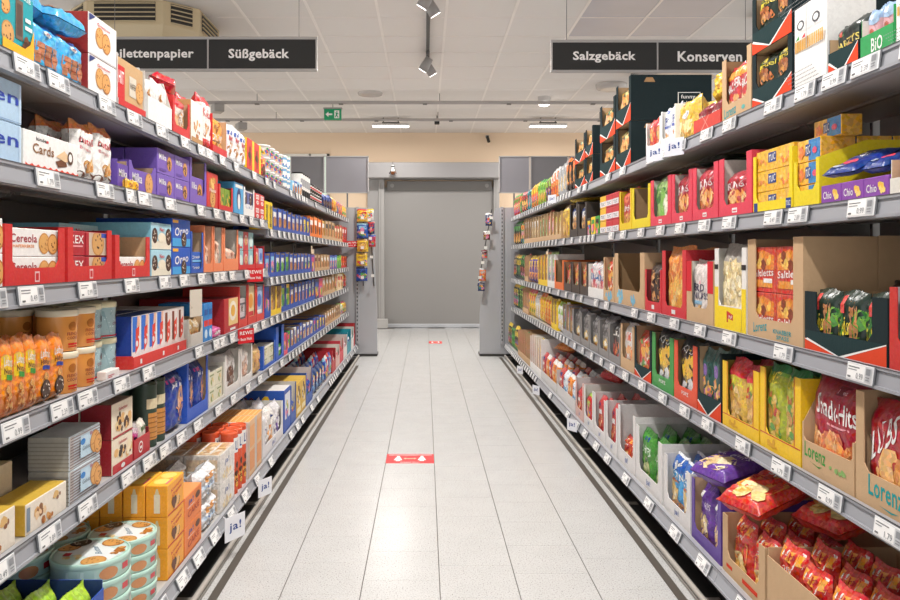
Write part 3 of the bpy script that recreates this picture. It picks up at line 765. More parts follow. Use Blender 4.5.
# end panels beyond the racks, with perforated uprights and header boards
def end_panels():
    y = 9.82
    for side, xa, xb, xt, xo in (('L', -.612, -.98, -.672, -1.42), ('R', .70, 1.105, .885, 1.55)):
        r = link('end_display', None, loc=(0, y, 0))
        tag(r, 'tapered grey end panel closing off the %s' % ('sweet biscuit rack' if side == 'L' else 'salty snack rack'), 'end display')
        mb = MB(); mb.prism([(xb, .03), (xa, .03), (xa, .55), (xt, 1.84), (xt + (.02 if side == 'R' else -.02), 1.90), (xb, 1.905)], 'y', .04, .07, '#b3b5ba', '#9fa1a6'); link('side_panel', mb.mesh('side_panel', M_METAL), parent=r)
        xm = -.865 if side == 'L' else .955 + .03
        mb = MB(); mb.box(xm - .02, .01, .16, xm + .02, .039, 1.91, '#aeb0b5', ch=.002)
        for k in range(34): mb.box(xm - .006, .0085, .2 + k * .05, xm + .006, .0102, .225 + k * .05, '#1f1f21')
        link('upright', mb.mesh('upright', M_METAL), parent=r)
        mb = MB(); mb.box(min(xo, xb), .04, .03, max(xo, xb), .07, 1.905, '#a9abb0'); link('back_panel', mb.mesh('back_panel', M_METAL), parent=r)
        mb = MB(); a, b = sorted((xb, xa)); mb.box(a, .03, 0, b, .30, .03, '#3d3b3a'); link('foot_plinth', mb.mesh('foot_plinth', M_DARK), parent=r)
    # header boards
    for nm_, xs, lb in (('header_board', (-1.80, -1.345), 'dark grey header board over the biscuit rack end, partly behind tubs'), ('header_board', (-1.33, -.755), 'paler grey header board nearest the gate over the biscuit rack'),
                        ('header_board', (.99, 1.40), 'pale grey header board nearest the gate over the snack rack'), ('header_board', (1.41, 1.915), 'darker grey header board over the snack rack beside crisp bags'), ('header_board', (1.925, 2.4), 'grey header board mostly hidden by the dark snack cartons')):
        r = link(nm_, None, loc=(0, 10.3, 0)); tag(r, lb, 'board')
        z0, z1 = 2.125, 2.62; sh = '#7b797c' if 'dark' in lb[:6] or 'darker' in lb else '#96949a'
        mb = MB(); mb.box(xs[0] + .012, 0, z0 + .012, xs[1] - .012, .02, z1 - .012, sh, ch=.002); link('board_face', mb.mesh('board_face', M_METAL), parent=r)
        mb = MB()
        for a, b, c, d in ((xs[0], z0, xs[1], z0 + .012), (xs[0], z1 - .012, xs[1], z1), (xs[0], z0, xs[0] + .012, z1), (xs[1] - .012, z0, xs[1], z1)): mb.box(a, -.006, b, c, .026, d, '#b9b6b6')
        link('frame', mb.mesh('frame', M_METAL), parent=r)
        mb = MB(); q = xs[0] + (xs[1] - xs[0]) / 2; mb.box(q - .01, .028, 0, q + .01, .045, z1, '#8b898b'); link('post', mb.mesh('post', M_METAL), parent=r)
end_panels()
# ------------------------------------------------------------------ food colours
COOK = ['#c98a45', '#b5712f', '#dca05a', '#a8662c']; CHOC = ['#5a3018', '#6d3d20', '#43230f']; NUT = ['#e2ab52', '#cf8f38', '#efc574', '#b87428']
CHIP = ['#f2b13c', '#e58a2a', '#f7cd6a', '#d9731c']; POP = ['#f5e6b8', '#ead59b', '#fff4d0']; RED3 = ['#d23a2a', '#e8703a', '#f2b13c']; GRN = ['#5aa03a', '#88c04a', '#2f7a35']
PALE = ['#f0d7a0', '#e6c27a', '#f7e6bd']; MIXC = ['#e23b30', '#f2c23c', '#4aa04a', '#3a6fc4', '#e88ab0']
FOOD = dict(cook=COOK, choc=CHOC, nut=NUT, chip=CHIP, pop=POP, red=RED3, grn=GRN, pale=PALE, mix=MIXC)

# ------------------------------------------------------------------ designs, biscuit rack
D('teal_bar', 'box', 'biscuit_carton', 'carton', 'teal and yellow chocolate bar carton', '#189aa4', [('c', .1, .72, .16, 'nut'), ('c', .18, .32, .2, 'chip'), ('r', .42, .3, .66, .9, '#6b5a4e'), ('r', .46, .36, .62, .84, '#54423a'),
  ('t', 'COOKIE', .3, .93, .9, .99, 'white'), ('r', .72, .5, .95, .56, 'white'), ('r', .72, .62, .9, .68, 'white'), ('k', .8, .22, .12, .12, 8, .08, CHOC), ('p', [(0, 0), (1, 0), (1, .55), (.88, .3), (.7, .2), (0, .22)], '#f5b21c')])
D('pink_bar', 'box', 'biscuit_box', 'box', 'pink and yellow biscuit box', '#e0357c', [('r', 0, 0, .4, 1, '#f5c21c'), ('e', .6, .5, .2, .3, 'white')])
D('blue_wafer', 'bag', 'wafer_bag', 'bag', 'sky blue wafer biscuit bag', '#3fa9e0', [('p', [(0, .62), (1, .72), (1, .9), (0, .82)], '#1c62b8'), ('e', .5, .8, .16, .06, 'white'), ('t', 'waffel', .38, .77, .62, .83, 'red'), ('r', .08, .16, .34, .56, '#b5714a'), ('r', .37, .15, .62, .57, '#a8643f'), ('r', .65, .16, .92, .56, '#b9774f'), ('r', .1, .3, .9, .32, '#8a4a2c'), ('r', .1, .44, .9, .46, '#8a4a2c')], bands=[(.9, 1, '#1c62b8')])
D('white_nutcookie', 'box', 'biscuit_box', 'box', 'tall white red-sided biscuit box', '#ecebea', [('t', 'Griesson', .28, .80, .75, .88, '#c8303a'), ('r', .25, .76, .8, .765, 'grey'), ('c', .38, .52, .27, 'plain'), ('c', .6, .46, .27, 'nut'), ('p', [(0, .98), (.0, .8), (.22, .98)], '#2b3a78'), ('r', 0, 0, 1, .01, 'grey')], side='#a3261f', top='#b0302a')
D('kraft_hit', 'box', 'biscuit_box', 'box', 'kraft and red biscuit pack', '#c9a374', [('r', 0, 0, 1, .2, 'red'), ('r', 0, .2, .28, .85, 'red'), ('t', 'HIT', .05, .5, .24, .75, 'white'), ('r', .45, .35, .72, .75, '#d9d0bf'), ('t', 'HAFER', .48, .5, .7, .62, '#5a4a3a'), ('c', .85, .5, .22, 'plain')], side='white')
D('white_point', 'bag', 'biscuit_bag', 'bag', 'white pointed almond biscuit bag', '#e9e7e4', [('k', .3, .55, .14, .12, 9, .07, COOK), ('k', .7, .4, .12, .16, 9, .07, RED3), ('t', 'Mandel', .2, .15, .8, .24, '#8a8a8a')])
D('red_clear', 'bag', 'biscuit_bag', 'bag', 'clear red-topped cookie bag', '#d9cfc6', [('c', .35, .35, .2, 'plain'), ('c', .65, .45, .2, 'nut'), ('c', .5, .25, .18, 'plain'), ('k', .5, .3, .35, .2, 12, .06, ['#c9b3a3', '#b79f90'])], bands=[(.7, 1, 'red'), (0, .12, 'red')])
D('gold_bag', 'bag', 'biscuit_bag', 'bag', 'gold and white biscuit bag', '#d2a93f', [('r', .2, .3, .8, .7, 'white'), ('t', 'Gebäck', .25, .45, .75, .58, 'red')])
D('white_brown', 'box', 'biscuit_box', 'box', 'white and tan biscuit box', '#eae6df', [('k', .5, .4, .3, .2, 10, .07, COOK), ('r', 0, 0, 1, .18, '#b98a55')], side='#c39c66')
D('redwhite_bag', 'bag', 'biscuit_bag', 'bag', 'red and white biscuit bag', '#e6e2de', [('k', .5, .35, .3, .15, 10, .08, COOK), ('t', 'Kekse', .15, .6, .85, .75, 'red')], bands=[(0, .2, 'red'), (.85, 1, 'red')])
D('dino', 'bag', 'biscuit_bag', 'bag', 'orange dinosaur biscuit bag', '#f09a1c', [('t', 'DINOS', .15, .38, .85, .55, 'white'), ('r', .1, .34, .9, .37, '#3a2a1a'), ('k', .5, .72, .3, .1, 8, .07, COOK), ('k', .5, .2, .3, .1, 8, .07, NUT)], bands=[(.9, 1, '#e0761a')])
D('whiteblue_bag', 'bag', 'biscuit_bag', 'bag', 'white and blue biscuit bag', '#e8e8ea', [('r', .1, .7, .9, .8, 'blue'), ('k', .5, .35, .3, .18, 10, .09, COOK), ('t', 'Mini', .2, .55, .8, .68, '#c8303a')])
D('red_yellow', 'box', 'biscuit_box', 'box', 'red and yellow biscuit box', '#d8322a', [('r', .7, 0, 1, 1, 'yellow'), ('k', .35, .5, .2, .25, 9, .1, CHOC)], side='yellow')
D('candy_tub', 'tub', 'sweets_tub', 'tub', 'clear tub of mixed sweets', '#d8d5d0', [('k', .5, .5, .42, .3, 26, .16, MIXC + ['white', '#8b5a36'])], lid='white')
D('blue_tub', 'tub', 'sweets_tub', 'tub', 'light blue and white sweets tub', '#7fb6dc', [('r', .2, .3, .8, .75, 'white'), ('k', .5, .3, .3, .15, 6, .12, ['#3a6fc4', 'white'])], lid='white')
D('bw_tube', 'tube', 'biscuit_canister', 'canister', 'tall white and black biscuit canister', '#e5e3e0', [('r', 0, .0, 1, .35, 'black'), ('r', .2, .5, .8, .8, '#9a9a9c')], lid='black')
D('black_tub', 'tub', 'sweets_tub', 'tub', 'small black and white liquorice tub', '#d9d7d5', [('r', 0, .1, 1, .5, 'black'), ('r', .2, .6, .8, .8, '#c8303a')], lid='black')
D('cards_blue', 'box', 'biscuit_carton', 'carton', 'pale blue carton with blue script', '#aecbe4', [('t', 'Schwe', -.4 + .42, .45, .56, .78, '#1c3fa8'), ('t', 'en', .6, .45, .96, .68, '#1c3fa8'), ('r', .97, 0, 1, 1, '#c4dcf0'), ('r', 0, .02, 1, .04, '#7f9fc4')])
D('cards', 'box', 'wafer_box', 'box', 'white wafer card box', '#efeeec', [('t', 'kinder', .2, .8, .42, .9, '#2a2a2a'), ('r', .38, .8, .42, .86, 'red'), ('t', 'Cards', .14, .45, .52, .72, '#8b5a2b'), ('p', [(.55, .36), (.75, .5), (.78, .28), (.6, .2)], '#6d3d20'), ('p', [(.56, .5), (.72, .72), (.86, .5), (.74, .4)], '#e6c49a'), ('e', .84, .55, .06, .2, '#54331c'), ('e', .84, .56, .035, .12, '#efeeec'), ('r', 0, 0, 1, .1, '#d9402a'), ('z', .08, .07, 9, '#d9402a')], side='#e2ddd6', top='#8a5f38')
D('wafer_roll', 'bag', 'biscuit_bag', 'bag', 'white hazelnut biscuit bag', '#f0efec', [('t', 'nutella', .12, .62, .92, .74, '#c8202a'), ('r', .12, .62, .22, .72, '#1d1d1f'), ('t', 'B-ready', .12, .5, .7, .57, '#c8707a'), ('k', .55, .28, .22, .12, 9, .1, ['#d9984a', '#e8b878', '#f0d0a0']), ('c', .45, .25, .16, 'nut'), ('w', .12, .04, 2, '#7a4420')], bands=[(.9, 1, '#e08a3a'), (.84, .9, '#d9773a')])
D('milka_box', 'box', 'chocolate_biscuit_box', 'box', 'purple chocolate cookie box', '#7a5cb8', [('t', 'Milka', .08, .58, .5, .82, 'white'), ('c', .7, .5, .32, 'nut'), ('k', .7, .5, .14, .18, 6, .1, CHOC), ('r', .1, .1, .5, .2, '#5d3fa0')], top='#6a4cab')
D('milka_open', 'box', 'chocolate_biscuit_box', 'box', 'purple chocolate biscuit packet', '#7456b4', [('t', 'Milka', .1, .45, .5, .8, 'white'), ('c', .72, .45, .3, 'plain')])
D('yellow_pack', 'bag', 'candy_bag', 'bag', 'small yellow sweets bag', '#f0b81c', [('r', .2, .3, .8, .6, '#c87a1a')])
D('rednut', 'box', 'biscuit_box', 'box', 'red nut biscuit box', '#d2302a', [('k', .5, .72, .35, .18, 12, .1, NUT), ('c', .5, .3, .28, 'nut'), ('t', 'Nuss', .2, .48, .8, .58, 'white')])
D('greenred', 'box', 'biscuit_box', 'box', 'green and gold biscuit pack', '#7c9a2c', [('k', .5, .5, .35, .3, 10, .12, ['#d9a93f', '#4a7a2c'])])
D('penguin', 'box', 'biscuit_box', 'box', 'light blue penguin biscuit box', '#4aa6dc', [('e', .5, .5, .24, .34, '#16306e'), ('e', .5, .42, .15, .25, 'white'), ('r', .1, .85, .9, .95, 'white')])
D('whiteblue_box', 'box', 'biscuit_box', 'box', 'white and blue biscuit box', '#e9e9ec', [('r', 0, .5, 1, .95, '#27408f'), ('t', 'Keks', .12, .2, .88, .42, '#27408f'), ('c', .5, .7, .3, 'choc')])
D('redwhite_box', 'box', 'biscuit_box', 'box', 'red box with white lettering', '#d6232a', [('r', .15, .55, .85, .9, 'white'), ('t', 'PiCK', .2, .62, .8, .82, 'red'), ('e', .5, .28, .3, .16, 'white'), ('t', 'UP!', .3, .2, .7, .35, 'red')])
D('yellow_box', 'box', 'biscuit_box', 'box', 'slim yellow biscuit box', '#f2cf14', [('t', 'LEIBNIZ', .2, .1, .8, .9, '#2a2a2a')])
D('cereola', 'box', 'biscuit_packet', 'packet', 'white oat cookie packet', '#efece9', [('t', 'Cereola', .1, .5, .55, .82, '#a3263a'), ('t', 'HAFERKEKSE', .14, .30, .50, .42, '#e0853a'), ('c', .68, .48, .42, 'plain'), ('c', .84, .46, .42, 'nut'), ('r', 0, .55, .06, .9, 'red')], side='#e3ded9', top='#e9b58c')
D('kex', 'box', 'biscuit_packet', 'packet', 'crimson chocolate chip cookie packet', '#b01f30', [('t', 'KEX', .08, .5, .38, .85, 'white'), ('r', .1, .35, .36, .42, '#e89aa0'), ('r', .5, 0, 1, 1, '#cdb9a6'), ('p', [(.42, 0), (.5, 0), (.5, 1), (.58, 1), (.42, 1)], '#b01f30'), ('c', .72, .55, .62, 'chip'), ('r', .8, .8, 1, 1, '#2b52b0')], side='#8a6a50', top='#b9c4d8')
D('tealcookie', 'box', 'biscuit_box', 'box', 'pale blue cream cookie box', '#a9d6e6', [('p', [(0, .0), (1, .0), (1, .25), (.6, .42), (.3, .3), (0, .45)], '#e9e2cf'), ('c', .15, .52, .3, 'choc'), ('c', .85, .5, .34, 'choc'), ('e', .5, .45, .2, .2, '#efe6cf'), ('t', 'Neo', .38, .7, .62, .86, 'red')], top='#7cc4e0', side='#86cbe2')
D('oreo', 'box', 'biscuit_box', 'box', 'royal blue sandwich cookie box', '#1a58bf', [('r', 0, 0, 1, .3, '#3fa4e2'), ('t', 'Oreo', .12, .42, .88, .74, 'white', .12), ('c', .62, .24, .3, 'choc'), ('r', 0, .86, .3, .97, '#f0b03a')], top='#1c4aa0')
D('oreo_small', 'box', 'biscuit_packet', 'packet', 'small blue sandwich cookie packet', '#2460c0', [('t', 'Oreo', .15, .35, .85, .7, 'white', .1), ('r', 0, 0, 1, .2, '#7cc0ea')], top='#1c4aa0')
D('salmonpack', 'bag', 'biscuit_bag', 'bag', 'salmon and white wafer bag', '#eec6b0', [('k', .5, .5, .28, .3, 9, .12, ['#8a4a30', '#e9dccf', '#a35a3a'])])
D('tealpack', 'box', 'biscuit_packet', 'packet', 'teal biscuit packet', '#8fc4c9', [('e', .5, .5, .35, .3, '#d9efec'), ('r', .2, .1, .8, .2, '#c8303a')])
D('redpack', 'box', 'biscuit_packet', 'packet', 'cherry red biscuit packet', '#c93840', [('e', .5, .55, .32, .3, '#e9c9c9'), ('c', .5, .5, .25, 'nut')])
D('nusskugel', 'bag', 'biscuit_bag', 'bag', 'tall orange biscuit bag, green stripe', '#f08a1c', [('r', .05, .5, .95, .80, '#f7cf1c'), ('t', 'Leibniz', .15, .66, .85, .78, 'white'), ('t', 'Nuss', .15, .56, .8, .64, '#7a3a14'), ('r', .3, .48, .95, .55, '#3f9a3a'), ('c', .45, .36, .2, 'nut'), ('c', .62, .28, .16, 'nut'), ('k', .5, .15, .34, .1, 14, .14, COOK)], bands=[(0, .3, '#c9702a'), (.92, 1, '#e07a1a')], soft=.2)
D('nusskugel2', 'bag', 'biscuit_bag', 'bag', 'tall orange biscuit bag, blue stripe', '#f08a1c', [('r', .05, .52, .95, .78, '#f39a1c'), ('t', 'Leibniz', .15, .68, .85, .8, 'white'), ('t', 'Hafer', .15, .58, .8, .66, '#7a3a14'), ('r', .25, .50, .95, .56, '#1c3f9a'), ('c', .5, .40, .16, 'nut'), ('c', .5, .20, .38, 'choc')], bands=[(0, .12, '#a8662c'), (.92, 1, '#e07a1a')], soft=.2)
D('orange_tub', 'tub', 'biscuit_tub', 'tub', 'orange biscuit tub, cream lid', '#e39a4c', [('e', .55, .72, .12, .14, '#a8662c'), ('t', 'FRENCH', .4, .44, .72, .54, '#8a2f2f'), ('t', 'COOKIE', .4, .32, .72, .41, '#8a2f2f'), ('r', .42, .15, .7, .2, 'red'), ('r', .42, .08, .7, .11, 'red')], lid='#e6dcc2', taper=.93)
D('grey_tub', 'tub', 'biscuit_tub', 'tub', 'speckled grey-blue biscuit tub', '#a9c6cc', [('k', .5, .55, .45, .4, 40, .02, ['#d9eef0', '#8fb0b8']), ('p', [(0, 0), (.5, 0), (.3, .9), (0, .9)], '#93b4bc'), ('e', .8, .7, .1, .12, '#5a4038'), ('t', 'COOKIE', .55, .4, .9, .5, '#8a2f2f'), ('r', 0, 0, 1, .05, '#c8303a')], lid='#e3dcb8', taper=.93)
D('white_flat', 'box', 'biscuit_box', 'box', 'small flat white biscuit box', '#e6dfdc', [('r', .1, .4, .6, .55, '#c8808a'), ('r', .1, .2, .4, .28, '#c8303a')])
D('duplo', 'box', 'chocolate_bar_pack', 'pack', 'white and red chocolate bar pack', '#e9e5e4', [('p', [(.0, .3), (.45, .3), (.6, 1), (0, 1)], '#2a6fd0'), ('p', [(.35, .25), (.8, .4), (.85, .8), (.4, .75)], '#e2402a'), ('k', .6, .5, .2, .14, 5, .12, ['#e9e5e4', '#e2402a']), ('p', [(.5, .8), (.9, .8), (.9, 1), (.6, 1)], '#e8b8a0'), ('r', 0, 0, 1, .18, '#e0332a')], top='#1c3f7a', side='#1c3f9a')
D('duplo2', 'box', 'chocolate_bar_pack', 'pack', 'white and brown chocolate bar pack', '#e6dcd8', [('r', .1, .3, .45, .95, '#7a3a24'), ('p', [(.35, .25), (.85, .4), (.85, .8), (.4, .7)], '#e2402a'), ('k', .6, .5, .2, .14, 5, .12, ['#e9e5e4', '#e2402a']), ('r', 0, 0, 1, .18, '#e0332a')])
D('kraft_bag', 'bag', 'biscuit_bag', 'bag', 'clear biscuit bag with kraft label', '#c4a06a', [('k', .5, .35, .35, .28, 20, .12, COOK), ('r', .1, .7, .9, .95, '#d8cdb8')])
D('bluered', 'box', 'wafer_box', 'box', 'bright blue and red wafer box', '#2a86d0', [('r', 0, .4, 1, .56, '#d8332a'), ('e', .5, .2, .35, .12, '#cfe6f5'), ('r', .1, .7, .9, .85, '#1c5aa8')])
D('pink_small', 'bag', 'candy_bag', 'bag', 'small pink sweets bag', '#d85a9a', [('r', .2, .3, .8, .6, 'white')])
D('red_oval', 'box', 'biscuit_box', 'box', 'large crimson box, white oval', '#b8222a', [('r', .3, .2, 1, 1, '#e8c684'), ('e', .62, .62, .28, .3, '#efe6d6'), ('e', .62, .62, .16, .18, '#e0a93a'), ('r', .4, .05, .8, .12, 'white')], side='#a8202a', top='#8a1a22')
D('greypack', 'box', 'biscuit_packet', 'packet', 'grey and white biscuit packet', '#c9c4c8', [('r', .1, .55, .9, .7, '#5a5a64'), ('c', .5, .3, .25, 'choc')])
D('orangepack', 'box', 'biscuit_packet', 'packet', 'cream and orange biscuit packet', '#efd9a8', [('e', .5, .6, .3, .2, '#e8a03a'), ('r', .15, .2, .85, .32, '#c8303a')])
D('bluepack', 'box', 'biscuit_packet', 'packet', 'pale blue biscuit packet', '#9fb9dc', [('e', .5, .6, .3, .2, '#3a6fc4'), ('r', .15, .2, .85, .32, 'white')])
D('card_gold', 'box', 'praline_box', 'box', 'flat white card praline box', '#e9dfcf', [('k', .35, .5, .13, .2, 10, .16, ['#e6c49a', '#d9a86a', '#8b5a36']), ('k', .75, .7, .08, .1, 5, .12, ['#d9b070', '#8b5a36']), ('k', .45, .15, .2, .08, 6, .12, COOK), ('r', 0, .1, .08, .9, '#7a8a9a')], top='#d2ac3c', side='#c9a23a')
D('card_brown', 'box', 'praline_box', 'box', 'cream gift biscuit box', '#dccdb0', [('e', .5, .6, .14, .14, '#b8935a'), ('r', .25, .3, .75, .36, '#a8895a'), ('r', .3, .2, .7, .24, '#a8895a')], side='#c2a87c', top='#d6c190')
D('stripes', 'box', 'biscuit_box', 'box', 'striped silver-blue biscuit box', '#d3dde4', [('r', 0, 0, .12, 1, '#cfc9c6')] + [('r', 0, .04 + .09 * i, .98, .08 + .09 * i, '#8a7f80') for i in range(11)] + [('r', .3, .2, .72, .9, '#bcd6e6'), ('e', .38, .7, .08, .1, '#2a7fc8'), ('t', 'Gebäck', .36, .42, .66, .55, '#7a8a96'), ('t', 'Wawel', .60, .78, .8, .92, '#b8303a'), ('c', .78, .52, .36, 'plain'), ('c', .88, .40, .32, 'nut')], side='#a8a6a0', top='#cfd4d6', sart=[('r', .0, .1 + .12 * i, 1, .14 + .12 * i, '#8f8c86') for i in range(7)])
D('selection', 'box', 'biscuit_box', 'box', 'cream and maroon selection biscuit box', '#ecdfc8', [('t', 'Selection', .3, .76, .72, .86, '#b8303a'), ('k', .35, .45, .2, .2, 9, .14, ['#e0b070', '#4a2a18', '#e9d0a0', '#2e1a10']), ('k', .72, .45, .18, .2, 9, .14, ['#e0b070', '#4a2a18', '#efe0c0']), ('k', .5, .25, .3, .08, 8, .1, ['#4a2a18', '#e0b070']), ('r', 0, 0, 1, .05, '#a8262e')], side='#8f1d28', top='#9a7a6a')
D('selection_red', 'box', 'biscuit_box', 'box', 'cream selection biscuit box, red base', '#ecdfc8', [('t', 'Selection', .3, .8, .72, .9, '#b8303a'), ('k', .35, .55, .2, .16, 9, .14, ['#e0b070', '#4a2a18', '#e9d0a0', '#2e1a10']), ('k', .72, .55, .18, .16, 9, .14, ['#e0b070', '#4a2a18', '#efe0c0']), ('r', 0, 0, 1, .26, '#c0262e'), ('e', .5, .12, .1, .07, 'white')], side='#9f1d28', top='#9a7a6a')
D('magenta_bag', 'bag', 'biscuit_bag', 'bag', 'magenta biscuit bag', '#c82a88', [('e', .5, .4, .3, .2, '#4a1a3a'), ('r', .2, .7, .8, .85, '#e0c0d0')], bands=[(.75, 1, '#b8b0b0')])
D('whiteorange_bag', 'bag', 'biscuit_bag', 'bag', 'small white and orange biscuit bag', '#e4dccf', [('k', .5, .3, .3, .15, 8, .14, ['#d9803a', '#5a3018']), ('r', .2, .65, .8, .8, '#4a6a3a')])
D('olive_tube', 'tube', 'biscuit_canister', 'canister', 'olive and tan biscuit canister', '#5d5a48', [('r', 0, .6, 1, .95, '#45503f'), ('r', .1, .35, .9, .6, '#c9b48a'), ('k', .5, .2, .35, .15, 8, .14, COOK)], lid='#4b4a40')
D('green_tube', 'tube', 'biscuit_canister', 'canister', 'dark green biscuit roll canister', '#34463a', [('r', .1, .62, .7, .78, '#d8cba8'), ('r', .15, .12, .65, .55, '#c98a45')] + [('r', .15, .15 + .08 * i, .65, .165 + .08 * i, '#8a5a2a') for i in range(5)] + [('k', .85, .4, .1, .35, 12, .07, ['#e8e0c8', '#b8c0a8'])], lid='#2c3a30')
D('blue_bag', 'bag', 'biscuit_bag', 'bag', 'dark blue cookie bag', '#1c3f9a', [('t', 'Mini', .2, .72, .8, .82, '#e0e4f0'), ('k', .7, .35, .14, .25, 12, .16, ['#e8a06a', '#efb98a', '#c98a45']), ('r', .1, .84, .5, .9, '#c8308a')], bands=[(.9, 1, '#16307e')])
D('whitegreen', 'box', 'biscuit_box', 'box', 'green-white biscuit box', '#dcd8c0', [('k', .5, .45, .25, .2, 6, .14, ['#8aa05a', '#e0c88a']), ('r', .2, .75, .8, .85, '#8a9a6a')], top='#d8d4cc')
D('choccookie_bag', 'bag', 'biscuit_bag', 'bag', 'white bag of dark chocolate cookies', '#e4e1de', [('p', [(.3, .12), (.7, .12), (.82, .4), (.66, .78), (.34, .78), (.18, .4)], '#8a6a5a'), ('k', .5, .4, .26, .26, 34, .1, CHOC + ['#7a5038'])], bands=[(.9, 1, '#d0ccc8')])
D('pinkcookie_bag', 'bag', 'biscuit_bag', 'bag', 'white bag of pale biscuits', '#e6e2de', [('p', [(.3, .12), (.7, .12), (.82, .4), (.66, .78), (.34, .78), (.18, .4)], '#c8a898'), ('k', .5, .4, .24, .26, 26, .1, ['#d8a890', '#e8c8b0', '#b87a5a'])])
D('roundcookie', 'bag', 'biscuit_bag', 'bag', 'clear bag of round cookies', '#cfa766', [('c', .5, .7, .4, 'chip'), ('c', .5, .3, .4, 'plain')])
D('tin', 'tin', 'biscuit_tin', 'tin', 'mint green round biscuit tin', '#b9dccf', [('r', .0, .08, .3, .9, '#c5e2d7'), ('e', .42, .5, .1, .5, '#c98a5a'), ('r', .58, .35, .68, .85, '#c8303a'), ('r', .72, .2, 1, .8, '#e9f2ee'), ('r', .74, .3, .98, .36, '#8aa8a0'), ('r', .74, .5, .98, .56, '#8aa8a0')],
  tart=[('e', .5, .5, .49, .49, '#cfe5de'), ('p', [(.2, .12), (.5, .05), (.95, .7), (.7, .92), (.45, .95)], '#edf2f2'), ('t', 'Butter', .42, .40, .72, .50, '#6a8aa0', .2), ('c', .17, .32, .17, 'plain'), ('c', .86, .32, .16, 'nut'), ('k', .55, .12, .2, .06, 8, .06, COOK), ('c', .66, .88, .17, 'nut'), ('c', .82, .78, .15, 'choc'), ('k', .25, .65, .08, .1, 5, .05, PALE), ('r', .3, .72, .42, .82, '#c8303a')])
D('super', 'box', 'biscuit_box', 'box', 'yellow-orange wafer biscuit box', '#f0a52c', [('t', 'Knusper', .2, .72, .9, .85, '#c82a3a', .12), ('t', 'Creme', .25, .55, .85, .68, '#c82a3a', .12), ('k', .5, .25, .35, .12, 12, .16, ['#4a2a1a', '#6a3a20', '#e8b878']), ('r', 0, 0, 1, .04, '#c8303a')], side='#f0a022', top='#f3b62c',
  sart=[('r', .38, .12, .66, .72, '#e3d9c0'), ('p', [(.42, .72), (.62, .72), (.56, .9), (.48, .9)], '#d8c8a0')], tart=[('e', .3, .5, .2, .36, '#f8d870'), ('e', .72, .5, .2, .36, '#f8d870'), ('r', .1, .1, .5, .2, '#e0707a')])
D('cake', 'box', 'cake_box', 'box', 'orange sponge cake box', '#e8803a', [('t', 'ja!', .2, .62, .5, .85, '#1c4a9a'), ('r', .15, .56, .55, .58, 'white'), ('t', 'CAKE', .15, .25, .85, .48, '#b8401c', .06), ('e', .75, .75, .14, .12, '#5a3018')], side='#e88a44', top='#ea9a5a')
D('clear_white', 'box', 'biscuit_pack', 'pack', 'clear-wrapped white biscuit pack', '#e3ded8', [('t', 'ja!', .3, .5, .6, .75, '#1c4a9a'), ('k', .5, .2, .4, .12, 10, .1, PALE)], mat=M_FOIL, top='#e0d3c0', tart=[('r', .06, .1, .94, .9, '#d9b080'), ('k', .5, .5, .4, .38, 26, .12, ['#e6c690', '#c99a60', '#efe0c8']), ('r', .1, .3, .9, .36, 'white'), ('r', .1, .64, .9, .7, 'white')], side='#d6cfc8', sart=[('r', .08, .1, .92, .85, '#d8bfa0'), ('r', .1, .4, .9, .46, 'white')])
D('clearbag', 'bag', 'biscuit_bag', 'bag', 'clear white bag of ring biscuits', '#dfe0e2', [('e', .5, .7, .3, .14, '#d99a5a'), ('r', .1, .3, .9, .5, '#c2d6ea'), ('t', 'ja!', .3, .3, .7, .48, '#1c4a9a'), ('k', .5, .12, .35, .08, 10, .08, ['#6a9ac8', '#e0b070'])], soft=2)
D('orangetube', 'tube', 'biscuit_canister', 'canister', 'orange-red biscuit canister', '#d9532c', [('r', .2, .7, .8, .95, 'white'), ('t', 'LU', .3, .74, .7, .9, '#1c3f8a'), ('k', .5, .3, .3, .2, 10, .14, ['#e8a83c', '#5a3018'])], lid='#e0603a')
D('orangeslice', 'box', 'biscuit_pack', 'pack', 'clear box of orange wafers', '#e3b88a', [('r', 0, 0, .12, 1, '#c9c6c4'), ('r', .88, 0, 1, 1, '#c9c6c4'), ('r', .14, .1, .86, .45, '#e0955a'), ('r', .14, .52, .86, .9, '#e6a56a')], top='#e8a456', tart=[('r', .05, .1 + .15 * i, .95, .13 + .15 * i, '#f3cf94') for i in range(6)], side='#d3cfcb')
D('purplewhite', 'bag', 'biscuit_bag', 'bag', 'white bag with purple label', '#e3e1e4', [('r', .15, .2, .85, .6, '#5a3a9a'), ('t', 'ja!', .3, .3, .7, .5, 'white')], soft=2)
D('orangewhite', 'bag', 'biscuit_bag', 'bag', 'white bag with orange print', '#e8e4e0', [('k', .5, .4, .3, .2, 10, .14, ['#e8934a', '#efb070']), ('t', 'ja!', .3, .7, .7, .82, '#1c4a9a')], soft=2)
D('candy_carton', 'box', 'sweets_carton', 'carton', 'big blue sweets carton', '#1c4fae', [('r', .1, .3, .9, .9, '#dfe3ea'), ('k', .5, .5, .3, .2, 10, .1, MIXC)], side='#1f55b4', top='#d8d4d0',
  sart=[('t', 'HARIBO', .28, .62, .62, .84, '#7a2a2a'), ('k', .8, .62, .1, .2, 9, .1, ['#f0c41c', '#e6b414']), ('r', .0, .0, 1, .04, '#16408e')])
D('gold_carton', 'box', 'sweets_carton', 'carton', 'yellow-gold sweets carton', '#d9b03a', [('k', .5, .6, .3, .25, 10, .12, ['#5a3018', '#efe0c0', '#3a2a1a']), ('r', .1, .1, .9, .25, '#efe0b0')], side='#c9a23a')
D('darkbags', 'bag', 'sweets_bag', 'bag', 'dark blue sweets bag', '#1d3f7a', [('k', .5, .5, .35, .3, 14, .16, ['#d23a2a', '#3fa0e0', '#f0c03a', '#e9e9e9'])])
